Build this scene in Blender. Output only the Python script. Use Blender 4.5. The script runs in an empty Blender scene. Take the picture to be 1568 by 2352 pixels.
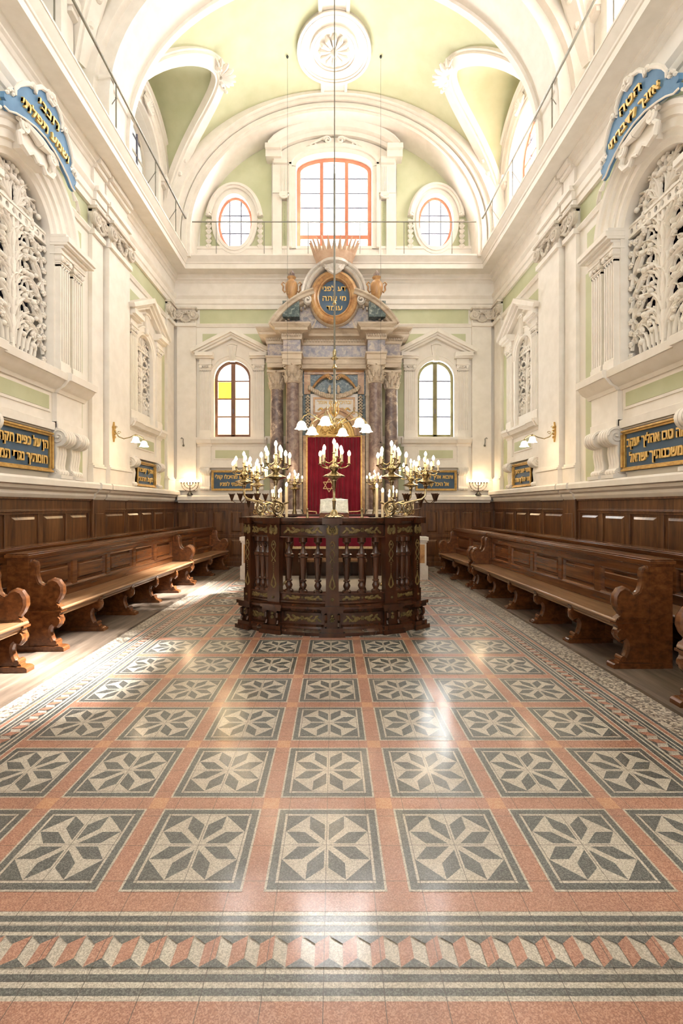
import bpy, bmesh, math, random
from math import sin, cos, pi, sqrt, radians as R
from mathutils import Vector, Matrix
from mathutils.geometry import tessellate_polygon
SC = bpy.context.scene
COL = SC.collection
random.seed(7)
# ------------------------------------------------------------------ camera
cam = bpy.data.cameras.new('camera')
cam.sensor_fit = 'HORIZONTAL'; cam.sensor_width = 24.0
cam.lens = 1050 / 1568 * 24.0
cam.shift_x = 17 / 1568; cam.shift_y = -13 / 1568
cam.clip_start = 0.05
camo = bpy.data.objects.new('camera', cam); COL.objects.link(camo)
camo.location = (0, 0, 1.576); camo.rotation_euler = (pi / 2, 0, 0)
SC.camera = camo
# ------------------------------------------------------------------ view and sampling
SC.view_settings.view_transform = 'Standard'; SC.view_settings.look = 'None'
SC.view_settings.gamma = 1.0; SC.view_settings.use_curve_mapping = False
SC.view_settings.exposure = 0.13
cy = SC.cycles
cy.use_denoising = True
try: cy.denoiser = 'OPENIMAGEDENOISE'
except Exception: pass
cy.max_bounces = 8; cy.diffuse_bounces = 5; cy.glossy_bounces = 4; cy.transmission_bounces = 4
cy.transparent_max_bounces = 8; cy.sample_clamp_indirect = 6.0
cy.caustics_reflective = False; cy.caustics_refractive = False
# ------------------------------------------------------------------ sky
wd = bpy.data.worlds.new('sky'); SC.world = wd; wd.use_nodes = True
bg = wd.node_tree.nodes['Background']
bg.inputs[0].default_value = (0.86, 0.93, 1.0, 1); bg.inputs[1].default_value = 3.0
# ------------------------------------------------------------------ daylight lamps, one just outside each window
def area(name, loc, direction, sx, sy, power, col, spread=180):
    l = bpy.data.lights.new(name, 'AREA'); l.shape = 'RECTANGLE'; l.size = sx; l.size_y = sy
    l.energy = power; l.color = col; l.spread = R(spread)
    o = bpy.data.objects.new(name, l); COL.objects.link(o); o.location = loc
    o.rotation_euler = Vector(direction).to_track_quat('-Z', 'Y').to_euler()
    return o
COOL = (0.90, 0.95, 1.0); WARM = (1.0, 0.95, 0.87)
BAYS = [9.95, 6.1, 2.25, -1.6]
area('daylight_back_centre', (0, 12.42, 9.75), (0, -1, -.3), 1.95, 2.7, 480, (1, .98, .96), 140)
for s in (-1, 1):
    area('daylight_back_oval', (2.63 * s, 12.42, 9.2), (0, -1, -.1), .95, 1.45, 100, (1, .98, .96))
area('daylight_back_left', (-2.66, 12.42, 4.4), (0, -1, 0), .95, 2.0, 55, (1.0, .88, .66))
area('daylight_back_right', (2.66, 12.42, 4.4), (0, -1, 0), .95, 2.0, 110, (1, .98, .93))
for i, y in enumerate(BAYS):
    area('daylight_clerestory_right', (4.72, y, 9.3), (-1, 0, -.35), 1.6, 1.8, 150, WARM, 150)
    area('daylight_clerestory_left', (-4.95, y, 9.3), (1, 0, -.25), 1.6, 1.8, 20, COOL)
area('daylight_rear_high', (0, -4.05, 9.6), (0, 1, -.45), 3.0, 2.4, 140, COOL, 130)
for s in (-1, 1):
    area('daylight_rear_low', (2.4 * s, -4.05, 3.6), (0, 1, 0), 1.3, 2.6, 55, COOL)
sun = bpy.data.lights.new('sun', 'SUN'); sun.energy = 165.0; sun.color = (1.0, .95, .86); sun.angle = R(7)
suno = bpy.data.objects.new('sun', sun); COL.objects.link(suno)
suno.rotation_euler = Vector((-7.2, -1.7, -9.4)).to_track_quat('-Z', 'Y').to_euler()

# ------------------------------------------------------------------ materials
def nmat(name):
    m = bpy.data.materials.new(name); m.use_nodes = True
    nt = m.node_tree; return m, nt, nt.nodes['Principled BSDF']
def node(nt, t, **kw):
    n = nt.nodes.new(t)
    for k, v in kw.items():
        if k in n.inputs.keys() if hasattr(n.inputs, 'keys') else False: n.inputs[k].default_value = v
        else: setattr(n, k, v)
    return n
def coords(nt, scale=(1, 1, 1)):
    tc = node(nt, 'ShaderNodeTexCoord'); mp = node(nt, 'ShaderNodeMapping'); mp.inputs['Scale'].default_value = scale
    nt.links.new(tc.outputs['Object'], mp.inputs[0]); return mp.outputs[0]
def ramp(nt, fac, stops):
    r = node(nt, 'ShaderNodeValToRGB'); nt.links.new(fac, r.inputs[0]); e = r.color_ramp.elements
    while len(e) < len(stops): e.new(0.5)
    for i, (p, c) in enumerate(stops): e[i].position = p; e[i].color = (*c, 1)
    return r.outputs[0]
def noise(nt, vec, scale, detail=4, rough=.55, dist=0):
    n = node(nt, 'ShaderNodeTexNoise'); n.inputs['Scale'].default_value = scale; n.inputs['Detail'].default_value = detail
    n.inputs['Roughness'].default_value = rough; n.inputs['Distortion'].default_value = dist
    nt.links.new(vec, n.inputs['Vector']); return n.outputs[0]
def bump(nt, b, h, strength, dist=.01):
    n = node(nt, 'ShaderNodeBump'); n.inputs['Strength'].default_value = strength; n.inputs['Distance'].default_value = dist
    nt.links.new(h, n.inputs['Height']); nt.links.new(n.outputs[0], b.inputs['Normal'])
def mottled(name, c1, c2, scale=3, rough=.8, spec=.3, metal=0, bmp=0, detail=5, sc=(1, 1, 1), lo=.35, hi=.65, coat=0):
    m, nt, b = nmat(name); v = coords(nt, sc); f = noise(nt, v, scale, detail)
    nt.links.new(ramp(nt, f, [(lo, c1), (hi, c2)]), b.inputs['Base Color'])
    b.inputs['Roughness'].default_value = rough; b.inputs['Metallic'].default_value = metal
    b.inputs['Specular IOR Level'].default_value = spec; b.inputs['Coat Weight'].default_value = coat
    b.inputs['Coat Roughness'].default_value = .12
    if bmp: bump(nt, b, noise(nt, v, scale * 6, 4), bmp)
    return m
def wood(name, c1, c2, c3, rough=.35, sc=(9, 9, .8), coat=.25):
    m, nt, b = nmat(name); v = coords(nt, sc)
    f = noise(nt, v, 2.2, 6, .6, .35); f2 = noise(nt, coords(nt), 1.1, 3)
    a = ramp(nt, f, [(.3, c1), (.52, c2), (.72, c3)])
    mx = node(nt, 'ShaderNodeMixRGB', blend_type='MULTIPLY'); mx.inputs[0].default_value = .55
    nt.links.new(a, mx.inputs[1]); nt.links.new(ramp(nt, f2, [(.3, (.6, .55, .5)), (.7, (1.15, 1.1, 1.05))]), mx.inputs[2])
    nt.links.new(mx.outputs[0], b.inputs['Base Color']); b.inputs['Roughness'].default_value = rough
    b.inputs['Coat Weight'].default_value = coat; b.inputs['Coat Roughness'].default_value = .18
    bump(nt, b, f, .04, .002); return m
def marble(name, stops, scale, dist, rough=.28, sc=(1, 1, 1)):
    m, nt, b = nmat(name); v = coords(nt, sc); f = noise(nt, v, scale, 8, .68, dist)
    nt.links.new(ramp(nt, f, stops), b.inputs['Base Color']); b.inputs['Roughness'].default_value = rough
    return m
def emit(name, col, st):
    m, nt, b = nmat(name); b.inputs['Emission Color'].default_value = (*col, 1); b.inputs['Emission Strength'].default_value = st
    b.inputs['Base Color'].default_value = (*col, 1); return m
def pane(name, col, alpha=.92, gloss=.05):
    m, nt, b = nmat(name); nt.nodes.remove(b); out = nt.nodes['Material Output']
    t = node(nt, 'ShaderNodeBsdfTransparent'); t.inputs[0].default_value = (*col, 1)
    g = node(nt, 'ShaderNodeBsdfGlossy'); g.inputs['Roughness'].default_value = gloss
    mx = node(nt, 'ShaderNodeMixShader'); mx.inputs[0].default_value = 1 - alpha
    nt.links.new(t.outputs[0], mx.inputs[1]); nt.links.new(g.outputs[0], mx.inputs[2]); nt.links.new(mx.outputs[0], out.inputs[0])
    return m
CREAM = mottled('cream_plaster', (.82, .775, .71), (.85, .81, .75), 1.4, .75, .25)
STUCCO = mottled('cream_stucco', (.80, .75, .68), (.86, .81, .745), 5, .7, .25)
GREEN = mottled('sage_green_plaster', (.50, .52, .335), (.565, .58, .40), 2.2, .8, .2)
STONEW = mottled('grey_white_stucco', (.56, .50, .43), (.70, .64, .56), 9, .75, .2)
WAINS = wood('dark_panelling_wood', (.045, .017, .006), (.12, .048, .015), (.20, .088, .030), .36)
BENCH = wood('pew_wood', (.07, .024, .008), (.13, .046, .014), (.19, .072, .023), .27, (7, .5, 9))
SEATW = wood('worn_seat_wood', (.14, .07, .03), (.27, .15, .075), (.38, .235, .13), .32, (6, .5, 6))
BIMW = wood('bimah_walnut', (.034, .012, .006), (.055, .019, .008), (.082, .028, .011), .26, (5, 5, .6))
GILTW = mottled('painted_gilt_ornament', (.13, .09, .03), (.23, .16, .055), 30, .45, .4, .35)
BRASS = mottled('aged_brass', (.30, .235, .125), (.52, .43, .26), 12, .26, .5, 1.0)
GOLD = mottled('gilded_frame', (.42, .25, .07), (.60, .39, .13), 14, .42, .5, .55)
GOLDL = mottled('gilt_letter', (.66, .42, .12), (.82, .56, .2), 20, .5, .5, .25)
BLUE = mottled('slate_blue_board', (.055, .095, .15), (.08, .13, .20), 3, .6, .3)
SKYB = mottled('cartouche_blue', (.09, .19, .33), (.13, .26, .43), 3, .6, .3)
BREC = marble('violet_breccia_marble', [(.34, (.06, .045, .05)), (.46, (.17, .125, .12)), (.55, (.28, .21, .18)), (.60, (.62, .50, .38)), (.70, (.17, .14, .13))], 4.2, .35)
BREG = marble('grey_violet_frieze_marble', [(.34, (.13, .14, .18)), (.5, (.30, .265, .28)), (.6, (.50, .42, .36)), (.7, (.19, .185, .21))], 8, .4)
PORPH = marble('red_grey_column_marble', [(.3, (.09, .07, .065)), (.47, (.19, .13, .12)), (.58, (.30, .235, .20)), (.72, (.12, .105, .10))], 6.0, .35)
TRAV = marble('buff_travertine', [(.3, (.34, .26, .19)), (.5, (.52, .43, .33)), (.7, (.66, .57, .46))], 1.6, .6, .5, (1, 1, 3))
YELM = marble('siena_yellow_marble', [(.33, (.24, .11, .05)), (.5, (.46, .26, .11)), (.66, (.60, .41, .22))], 2.6, 1.3)
GRNM = marble('dark_green_marble', [(.38, (.025, .045, .05)), (.52, (.07, .10, .10)), (.63, (.33, .35, .31)), (.7, (.05, .07, .08))], 9, 1.6)
WHTM = marble('white_marble', [(.35, (.55, .50, .45)), (.6, (.75, .71, .66))], 2, 1.2)
VELVET = mottled('crimson_velvet', (.15, .005, .016), (.21, .010, .026), 4, .85, .1)
VELVET.node_tree.nodes['Principled BSDF'].inputs['Sheen Weight'].default_value = .25
PINK = mottled('red_table_velvet', (.30, .02, .035), (.40, .035, .05), 4, .8, .15)
PINK.node_tree.nodes['Principled BSDF'].inputs['Sheen Weight'].default_value = .3
FRINGE = mottled('gold_fringe', (.55, .38, .18), (.75, .56, .33), 40, .7, .2)
REDW = mottled('red_brown_window_paint', (.42, .15, .085), (.50, .19, .11), 4, .5, .4)
BRNW = mottled('brown_window_paint', (.13, .06, .035), (.18, .085, .05), 4, .45, .4)
OLVW = mottled('olive_window_paint', (.16, .14, .06), (.21, .19, .085), 4, .45, .4)
GREYW = mottled('pale_grey_window_paint', (.55, .5, .42), (.62, .57, .49), 4, .6, .3)
LEAD = mottled('dark_glazing_bar', (.10, .10, .14), (.15, .15, .2), 8, .5, .4)
CLEAR = pane('clear_pane', (.97, .98, 1), .95); AMBER = pane('amber_pane', (1.0, .72, .22), .96); CREAMP = pane('cream_pane', (1.0, .90, .72), .95)
GREYP, _nt, _b = nmat('frosted_grey_pane_glass'); _b.inputs['Base Color'].default_value = (.55, .56, .55, 1); _b.inputs['Roughness'].default_value = .4
_t = node(_nt, 'ShaderNodeBsdfTranslucent'); _t.inputs[0].default_value = (.22, .225, .22, 1); _m = node(_nt, 'ShaderNodeMixShader'); _m.inputs[0].default_value = .35
_nt.links.new(_b.outputs[0], _m.inputs[1]); _nt.links.new(_t.outputs[0], _m.inputs[2]); _nt.links.new(_m.outputs[0], _nt.nodes['Material Output'].inputs[0])
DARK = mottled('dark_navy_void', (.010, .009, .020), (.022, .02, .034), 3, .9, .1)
IRON = mottled('dark_iron', (.03, .032, .03), (.06, .06, .055), 15, .5, .5, .5)
BRONZE = mottled('dark_bronze', (.06, .03, .018), (.14, .075, .04), 15, .4, .5, .8)
STEEL = mottled('grey_steel', (.15, .14, .115), (.20, .19, .155), 8, .4, .5, .4)
WAX = mottled('ivory_candle', (.80, .66, .42), (.86, .73, .50), 5, .5, .4)
BULB = emit('lit_bulb', (1.0, .80, .50), 22.0)
SHADE = emit('lit_glass_shade', (1.0, .86, .66), 7.0)
SILVER = mottled('embossed_silver', (.62, .62, .62), (.85, .85, .84), 30, .3, .5, .85)
MARBF = mottled('white_platform_marble', (.60, .57, .53), (.72, .69, .65), 3, .3, .5)
BUFFT = mottled('buff_crown_timber', (.42, .27, .18), (.55, .38, .27), 6, .6, .3)
OUTW = mottled('neighbouring_house_wall', (.32, .33, .33), (.42, .43, .42), 2, .9, .1)
def terrazzo(name, c1, c2, c3, chip=260, joint=True, rough=.42):
    m, nt, b = nmat(name); tc = node(nt, 'ShaderNodeTexCoord'); P = tc.outputs['Object']
    vo = node(nt, 'ShaderNodeTexVoronoi'); vo.inputs['Scale'].default_value = chip; nt.links.new(P, vo.inputs['Vector'])
    sep = node(nt, 'ShaderNodeSeparateColor'); nt.links.new(vo.outputs['Color'], sep.inputs[0])
    col = ramp(nt, sep.outputs[0], [(.15, c1), (.5, c2), (.9, c3)])
    mx = node(nt, 'ShaderNodeMixRGB', blend_type='MULTIPLY'); mx.inputs[0].default_value = 1
    f = noise(nt, P, 2.3, 4); nt.links.new(col, mx.inputs[1])
    nt.links.new(ramp(nt, f, [(.3, (.86, .84, .82)), (.7, (1.08, 1.08, 1.06))]), mx.inputs[2]); outc = mx.outputs[0]
    if joint:
        sx = node(nt, 'ShaderNodeSeparateXYZ'); nt.links.new(P, sx.inputs[0])
        def line(o, off, per):
            a = node(nt, 'ShaderNodeMath', operation='ADD'); a.inputs[1].default_value = off + per / 2 + per * 200; nt.links.new(o, a.inputs[0])
            d = node(nt, 'ShaderNodeMath', operation='MODULO'); d.inputs[1].default_value = per; nt.links.new(a.outputs[0], d.inputs[0])
            s = node(nt, 'ShaderNodeMath', operation='SUBTRACT'); s.inputs[1].default_value = per / 2; nt.links.new(d.outputs[0], s.inputs[0])
            ab = node(nt, 'ShaderNodeMath', operation='ABSOLUTE'); nt.links.new(s.outputs[0], ab.inputs[0])
            l = node(nt, 'ShaderNodeMath', operation='LESS_THAN'); l.inputs[1].default_value = .0011; nt.links.new(ab.outputs[0], l.inputs[0])
            return l.outputs[0]
        a = line(sx.outputs[0], .035, .1973); c = line(sx.outputs[1], -2.114, .2)
        mm = node(nt, 'ShaderNodeMath', operation='MAXIMUM'); nt.links.new(a, mm.inputs[0]); nt.links.new(c, mm.inputs[1])
        m2 = node(nt, 'ShaderNodeMixRGB'); nt.links.new(mm.outputs[0], m2.inputs[0]); nt.links.new(outc, m2.inputs[1])
        m2.inputs[2].default_value = (.05, .035, .03, 1); outc = m2.outputs[0]
    nt.links.new(outc, b.inputs['Base Color'])
    rr = ramp(nt, noise(nt, P, 1.2, 5, .65), [(.35, (rough * .75,) * 3), (.65, (rough * 1.5,) * 3)])
    nt.links.new(rr, b.inputs['Roughness']); b.inputs['Specular IOR Level'].default_value = 1.0
    b.inputs['Coat Weight'].default_value = .35; b.inputs['Coat Roughness'].default_value = .13
    bump(nt, b, noise(nt, P, 3.0, 2), .12, .012)
    return m
T_RED = terrazzo('red_terrazzo', (.28, .115, .078), (.38, .17, .115), (.50, .28, .20))
T_CREAM = terrazzo('cream_terrazzo', (.36, .32, .27), (.50, .455, .395), (.66, .61, .54))
T_DARK = terrazzo('charcoal_terrazzo', (.035, .04, .042), (.07, .076, .076), (.17, .178, .172))
T_GREY = terrazzo('speckled_terrazzo', (.12, .10, .085), (.36, .30, .25), (.62, .56, .48), 55, False, .35)
PLANK = wood('worn_floor_planks', (.07, .05, .038), (.14, .105, .08), (.23, .185, .15), .55, (5, .5, 5), 0)

# ------------------------------------------------------------------ mesh helper
ID = lambda u, v, w: (u, v, w)
XW, YW, YR = 4.22, 12.0, -3.6
FL = lambda u, v, w: (-XW + w, u, v)      # left wall: u = depth, v = height, w = out of the wall
FR = lambda u, v, w: (XW - w, u, v)
FB = lambda u, v, w: (u, YW - w, v)
FRR = lambda u, v, w: (u, YR + w, v)
def base(o):
    v = Vector((0, 0, 0))
    while o: v += o.location; o = o.parent
    return v
class M:
    def __init__(s, F=ID): s.v = []; s.f = []; s.mi = []; s.F = F; s.k = 0
    def P(s, *p): s.v.append(s.F(*p)); return len(s.v) - 1
    def face(s, ids, k=None): s.f.append(tuple(ids)); s.mi.append(s.k if k is None else k)
    def poly(s, pts, k=None): s.face([s.P(*p) for p in pts], k)
    def box(s, a, b, k=None):
        (x0, y0, z0), (x1, y1, z1) = a, b
        i = [s.P(x, y, z) for x in (x0, x1) for y in (y0, y1) for z in (z0, z1)]
        for q in ((0, 1, 3, 2), (4, 6, 7, 5), (0, 4, 5, 1), (2, 3, 7, 6), (0, 2, 6, 4), (1, 5, 7, 3)): s.face([i[j] for j in q], k)
    def prism(s, pts, c0, c1, ax=2, k=None):
        """pts: 2D polygon in the two axes other than ax, extruded c0..c1 along ax (0,1,2)."""
        def mk(p, c): return (c, p[0], p[1]) if ax == 0 else ((p[0], c, p[1]) if ax == 1 else (p[0], p[1], c))
        n = len(pts); A = [s.P(*mk(p, c0)) for p in pts]; B = [s.P(*mk(p, c1)) for p in pts]
        for i in range(n): j = (i + 1) % n; s.face((A[i], A[j], B[j], B[i]), k)
        if n > 4:
            for t in tessellate_polygon([[Vector((p[0], p[1], 0)) for p in pts]]):
                s.face([A[i] for i in t], k); s.face([B[i] for i in t], k)
        else: s.face(A, k); s.face(B, k)
    def strip(s, rows, closed=True, k=None, cap=False):
        """rows: list of rings (lists of points)."""
        I = [[s.P(*p) for p in r] for r in rows]
        for a, b in zip(I, I[1:]):
            n = len(a)
            for i in range(n if closed else n - 1): j = (i + 1) % n; s.face((a[i], a[j], b[j], b[i]), k)
        if cap: s.face(I[0], k); s.face(I[-1], k)
        return I
    def lathe(s, prof, c=(0, 0, 0), n=16, ax=2, k=None):
        rows = []
        for r, h in prof:
            ring = []
            for i in range(n):
                a = 2 * pi * i / n; x, y = r * cos(a), r * sin(a)
                p = (x, y, h) if ax == 2 else ((x, h, y) if ax == 1 else (h, x, y))
                ring.append((c[0] + p[0], c[1] + p[1], c[2] + p[2]))
            rows.append(ring)
        s.strip(rows, True, k, True)
    def tube(s, pts, r, n=7, k=None, sq=None):
        pts = [Vector(p) for p in pts]; N = len(pts)
        rr = r if hasattr(r, '__len__') else [r] * N
        rows = []; up = None
        for i, p in enumerate(pts):
            t = (pts[min(i + 1, N - 1)] - pts[max(i - 1, 0)])
            if t.length < 1e-9: t = Vector((0, 0, 1))
            t.normalize()
            if up is None: up = t.orthogonal().normalized()
            else:
                up = up - t * up.dot(t)
                if up.length < 1e-6: up = t.orthogonal()
                up.normalize()
            sd = t.cross(up)
            rows.append([tuple(p + (up * cos(2 * pi * j / n) + sd * sin(2 * pi * j / n)) * rr[i]) for j in range(n)])
        s.strip(rows, True, k, True)
    def ball(s, c, r, n=10, m=6, k=None, sz=1):
        s.lathe([(r * max(sin(pi * i / m), .02), -r * sz * cos(pi * i / m)) for i in range(m + 1)], c, n, 2, k)
    def ribbon(s, pts, wds, w0, h, k=None):
        """carved band in the u,v plane: rounded section standing out from w0 by h."""
        rows = []
        N = len(pts)
        for i, (x, y) in enumerate(pts):
            a = pts[max(i - 1, 0)]; b = pts[min(i + 1, N - 1)]
            tx, ty = b[0] - a[0], b[1] - a[1]; L = sqrt(tx * tx + ty * ty) or 1; nx, ny = -ty / L, tx / L; q = wds[i]
            hh = h * (.45 + .55 * min(1, q / (max(wds) + 1e-9)))
            rows.append([(x + nx * q, y + ny * q, w0), (x + nx * q * .7, y + ny * q * .7, w0 + hh * .8), (x, y, w0 + hh),
                         (x - nx * q * .7, y - ny * q * .7, w0 + hh * .8), (x - nx * q, y - ny * q, w0)])
        s.strip(rows, False, k)
    def build(s, name, mats, parent=None, smooth=30, bev=0):
        me = bpy.data.meshes.new(name)
        off = base(parent)
        me.from_pydata([(p[0] - off.x, p[1] - off.y, p[2] - off.z) for p in s.v], [], s.f)
        if not isinstance(mats, (list, tuple)): mats = [mats]
        for m in mats: me.materials.append(m)
        if len(mats) > 1: me.polygons.foreach_set('material_index', s.mi)
        bm = bmesh.new(); bm.from_mesh(me); bmesh.ops.recalc_face_normals(bm, faces=bm.faces)
        bm.to_mesh(me); bm.free()
        if smooth:
            me.polygons.foreach_set('use_smooth', [True] * len(me.polygons)); me.set_sharp_from_angle(angle=R(smooth))
        me.update()
        o = bpy.data.objects.new(name, me); COL.objects.link(o)
        if parent: o.parent = parent
        if bev:
            b = o.modifiers.new('edge', 'BEVEL'); b.width = bev; b.segments = 2; b.limit_method = 'ANGLE'
        return o
def tag(o, label=None, cat=None, group=None, kind=None):
    if label: o['label'] = label
    if cat: o['category'] = cat
    if group: o['group'] = group
    if kind: o['kind'] = kind
    return o
def thing(name, label, cat, loc=(0, 0, 0), group=None, rz=0):
    o = bpy.data.objects.new(name, None); COL.objects.link(o); o.location = loc; o.rotation_euler = (0, 0, rz)
    o.empty_display_size = .1
    return tag(o, label, cat, group)
def struct(name, m, mats, smooth=30, bev=0): return tag(m.build(name, mats, None, smooth, bev), kind='structure')
def dup(root, loc, rz=0, label=None, scale=None):
    def cp(o, par):
        c = o.copy(); COL.objects.link(c)
        if par: c.parent = par
        for ch in [x for x in kids.get(o, [])]: cp(ch, c)
        return c
    kids = {}
    for x in list(COL.objects):
        if x.parent: kids.setdefault(x.parent, []).append(x)
    r = cp(root, None); r.location = loc; r.rotation_euler = (0, 0, rz)
    if scale: r.scale = scale if hasattr(scale, '__len__') else (scale,) * 3
    if label: r['label'] = label
    return r
_tn = [0]
def trim(m, mats, smooth=30, bev=0):
    _tn[0] += 1; return struct('trim_%d' % _tn[0], m, mats, smooth, bev)
def text_into(parent, name, F, uc, vc, w, lines, size, mat, ext=.012, gap=1.25, s=1, fit=None, offset=.008, rel=None, dirz=1, clip=None):
    """raised lettering: lines of text centred at (uc, vc) on the plane F(.,.,w)."""
    m = M(F)
    dg = None
    for i, t in enumerate(lines):
        c = bpy.data.curves.new('tmp', 'FONT'); c.body = t[::-1]; c.size = 1; c.extrude = .5; c.offset = 0; c.resolution_u = 3
        o = bpy.data.objects.new('tmp', c); COL.objects.link(o); bpy.context.view_layer.update()
        dg = bpy.context.evaluated_depsgraph_get(); me = bpy.data.meshes.new_from_object(o.evaluated_get(dg))
        xs = [v.co.x for v in me.vertices]; x0, x1 = min(xs), max(xs)
        sz = size[i] if hasattr(size, '__len__') else size
        fx = sz if not fit else min(fit[i] if hasattr(fit, '__len__') else fit, 99) / (x1 - x0)
        cv = vc + (len(lines) - 1) * gap * (size[0] if hasattr(size, '__len__') else size) / 2 - i * gap * sz
        bo = offset * 1.6
        for kz, (bx, by) in enumerate(((0, 0), (-bo, bo), (bo, bo), (-bo, -bo), (bo, -bo))):   # thick strokes of the carved letters
            n0 = len(m.v)
            for v in me.vertices:
                x = (v.co.x - (x0 + x1) / 2) * fx + bx * sz; y = (v.co.y - .32 + by * .8) * sz
                m.v.append(m.F(uc + s * x, cv + y, w + (v.co.z + .5) * ext - kz * .0006))
            for p in me.polygons: m.face([n0 + j for j in p.vertices])
        bpy.data.objects.remove(o); bpy.data.curves.remove(c); bpy.data.meshes.remove(me)
    return m.build(name, mat, parent, smooth=0)
# ================================================================== THE ROOM
def arc(cx, cy, r, a0, a1, n, ry=None):
    ry = r if ry is None else ry
    return [(cx + r * cos(a0 + (a1 - a0) * i / n), cy + ry * sin(a0 + (a1 - a0) * i / n)) for i in range(n + 1)]
def arched(uc, hw, v0, vs, n=14, ry=None):     # outline of an arched opening
    return [(uc - hw, v0), (uc + hw, v0)] + arc(uc, vs, hw, 0, pi, n, ry)
def wall(name, F, outer, holes, mats, depth=.45, extra=None):
    m = M(F)
    polys = [[Vector((p[0], p[1], 0)) for p in q] for q in [outer] + holes]
    flat = [p for q in polys for p in q]
    for w in (0, -depth):
        ids = [m.P(p.x, p.y, w) for p in flat]
        for t in tessellate_polygon(polys): m.face([ids[i] for i in t])
    for q in [outer] + holes:
        n = len(q)
        for i in range(n):
            a, b = q[i], q[(i + 1) % n]; m.poly([(a[0], a[1], 0), (b[0], b[1], 0), (b[0], b[1], -depth), (a[0], a[1], -depth)])
    for (u0, v0, u1, v1) in (extra or []): m.box((u0, v0, 0), (u1, v1, .006), 1)
    return struct(name, m, mats, smooth=25)
# --- walls with real openings
back_holes = [arched(-2.66, .48, 3.40, 4.92), arched(2.66, .48, 3.40, 4.92),
              [(-.985, 8.35), (.985, 8.35), (.985, 10.42)] + arc(0, 10.42, .985, 0, pi, 12, .36)[1:-1] + [(-.985, 10.42)],
              arc(-2.60, 9.02, .455, 0, 2 * pi, 28, .70)[:-1], arc(2.66, 9.02, .455, 0, 2 * pi, 28, .70)[:-1]]
gb = []
for s in (-1, 1):
    def gx(a, b): return (min(s * a, s * b), max(s * a, s * b))
    u = gx(1.2, 3.52); gb += [(u[0], 6.35, u[1], 6.73)]
    u = gx(1.2, 3.45); gb += [(u[0], 5.56, u[1], 6.10)]
    u = gx(1.2, 1.84); gb += [(u[0], 3.42, u[1], 5.36), (u[0], 2.0, u[1], 3.22)]
wall('wall_back', FB, [(-4.7, -.05), (4.7, -.05), (4.7, 12.6), (-4.7, 12.6)], back_holes, [CREAM, GREEN], .3, gb)
def side_wall(name, F):
    holes = []
    for y in BAYS: holes.append(arched(y, .82, 8.25, 9.50, 12, .68))
    UB = 6.12 if name.endswith('left') else 5.97
    for y in (10.1,): holes.append(arched(y, .42, 3.62, 5.0))
    holes.append(arched(UB, .68, 3.66, 5.47, 18))
    g = [(9.25, 6.35, 11.42, 6.73), (-.3, 6.35, 7.82, 6.73),
         (9.22, 5.56, 11.36, 6.08), (9.22, 3.42, 9.60, 5.34), (10.60, 3.42, 11.36, 5.34), (9.22, 2.0, 9.60, 3.24), (10.60, 2.0, 11.36, 3.24),
         (4.3, 5.60, UB - 1.0, 6.12), (UB + 1.0, 5.60, 7.62, 6.12), (4.3, 2.0, UB - .72, 5.45), (UB + .72, 2.0, 7.66, 5.45)]
    wall(name, F, [(YR - .4, -.05), (YW + .3, -.05), (YW + .3, 12.6), (YR - .4, 12.6)], holes, [CREAM, GREEN], .45, g)
side_wall('wall_left', FL); side_wall('wall_right', FR)
rh = [[(-1.6, 8.5), (1.6, 8.5), (1.6, 10.6), (-1.6, 10.6)]] + [[(s * 2.4 - .7, 2.2), (s * 2.4 + .7, 2.2), (s * 2.4 + .7, 5.0), (s * 2.4 - .7, 5.0)] for s in (-1, 1)]
wall('wall_rear', FRR, [(-4.7, -.05), (4.7, -.05), (4.7, 12.6), (-4.7, 12.6)], rh, [CREAM, GREEN], .35)

# --- vault
ZS, AV, BV, LB, LH = 8.31, 4.2, 3.42, 2.75, 1.42
def zl(t): return ZS + LB * sqrt(max(0, 1 - (t / LH) ** 2))
def zm(x): return ZS + BV * sqrt(max(0, 1 - (x / AV) ** 2))
def xg(t): return AV * sqrt(max(0, 1 - ((zl(t) - ZS) / BV) ** 2))
m = M()
ys = [YR]
tl = [-LH * cos(pi * i / 28) for i in range(29)]
for yc in reversed(BAYS): ys += [yc + t for t in tl]
ys += [YW + .05]
rows = []
for y in ys:
    t = min((abs(y - c), y - c) for c in BAYS)[1]
    g = xg(t) if abs(t) < LH - 1e-6 else AV
    r = []
    for sg in (-1, 1):
        half = []
        for i in range(5): x = AV + .02 - (AV + .02 - g) * i / 4; half.append((x, zl(t) if g < AV - 1e-6 else ZS))
        for i in range(1, 25):
            th = math.asin(min(1, g / AV)) * (1 - i / 24); x = AV * sin(th); half.append((x, zm(x)))
        r.append(half)
    rows.append([(-x, y, z) for x, z in r[0]] + [(x, y, z) for x, z in reversed(r[1][:-1])])
m.strip(rows, False)
struct('ceiling', m, GREEN, smooth=35)
# outer shell so no light leaks around the vault
m = M(); m.box((-5.6, YR - .45, 12.6), (5.6, YW + .4, 12.7)); struct('ceiling_roof', m, OUTW)

def ring_arch(m, a0, b0, a1, b1, y0, y1, n=48, z0=None):
    """arched band across the nave, inner ellipse a0,b0 and outer ellipse a1,b1, from depth y0 to y1."""
    rows = []
    for i in range(n + 1):
        th = pi * i / n
        p0 = (a0 * cos(th), ZS + b0 * sin(th)); p1 = (a1 * cos(th), ZS + b1 * sin(th))
        rows.append([(p0[0], y0, p0[1]), (p0[0], y1, p0[1]), (p1[0], y1, p1[1]), (p1[0], y0, p1[1])])
    m.strip(rows, True, cap=True)
    for s in (-1, 1): m.box((s * a0, y0, 7.8), (s * a1, y1, ZS))
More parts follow.
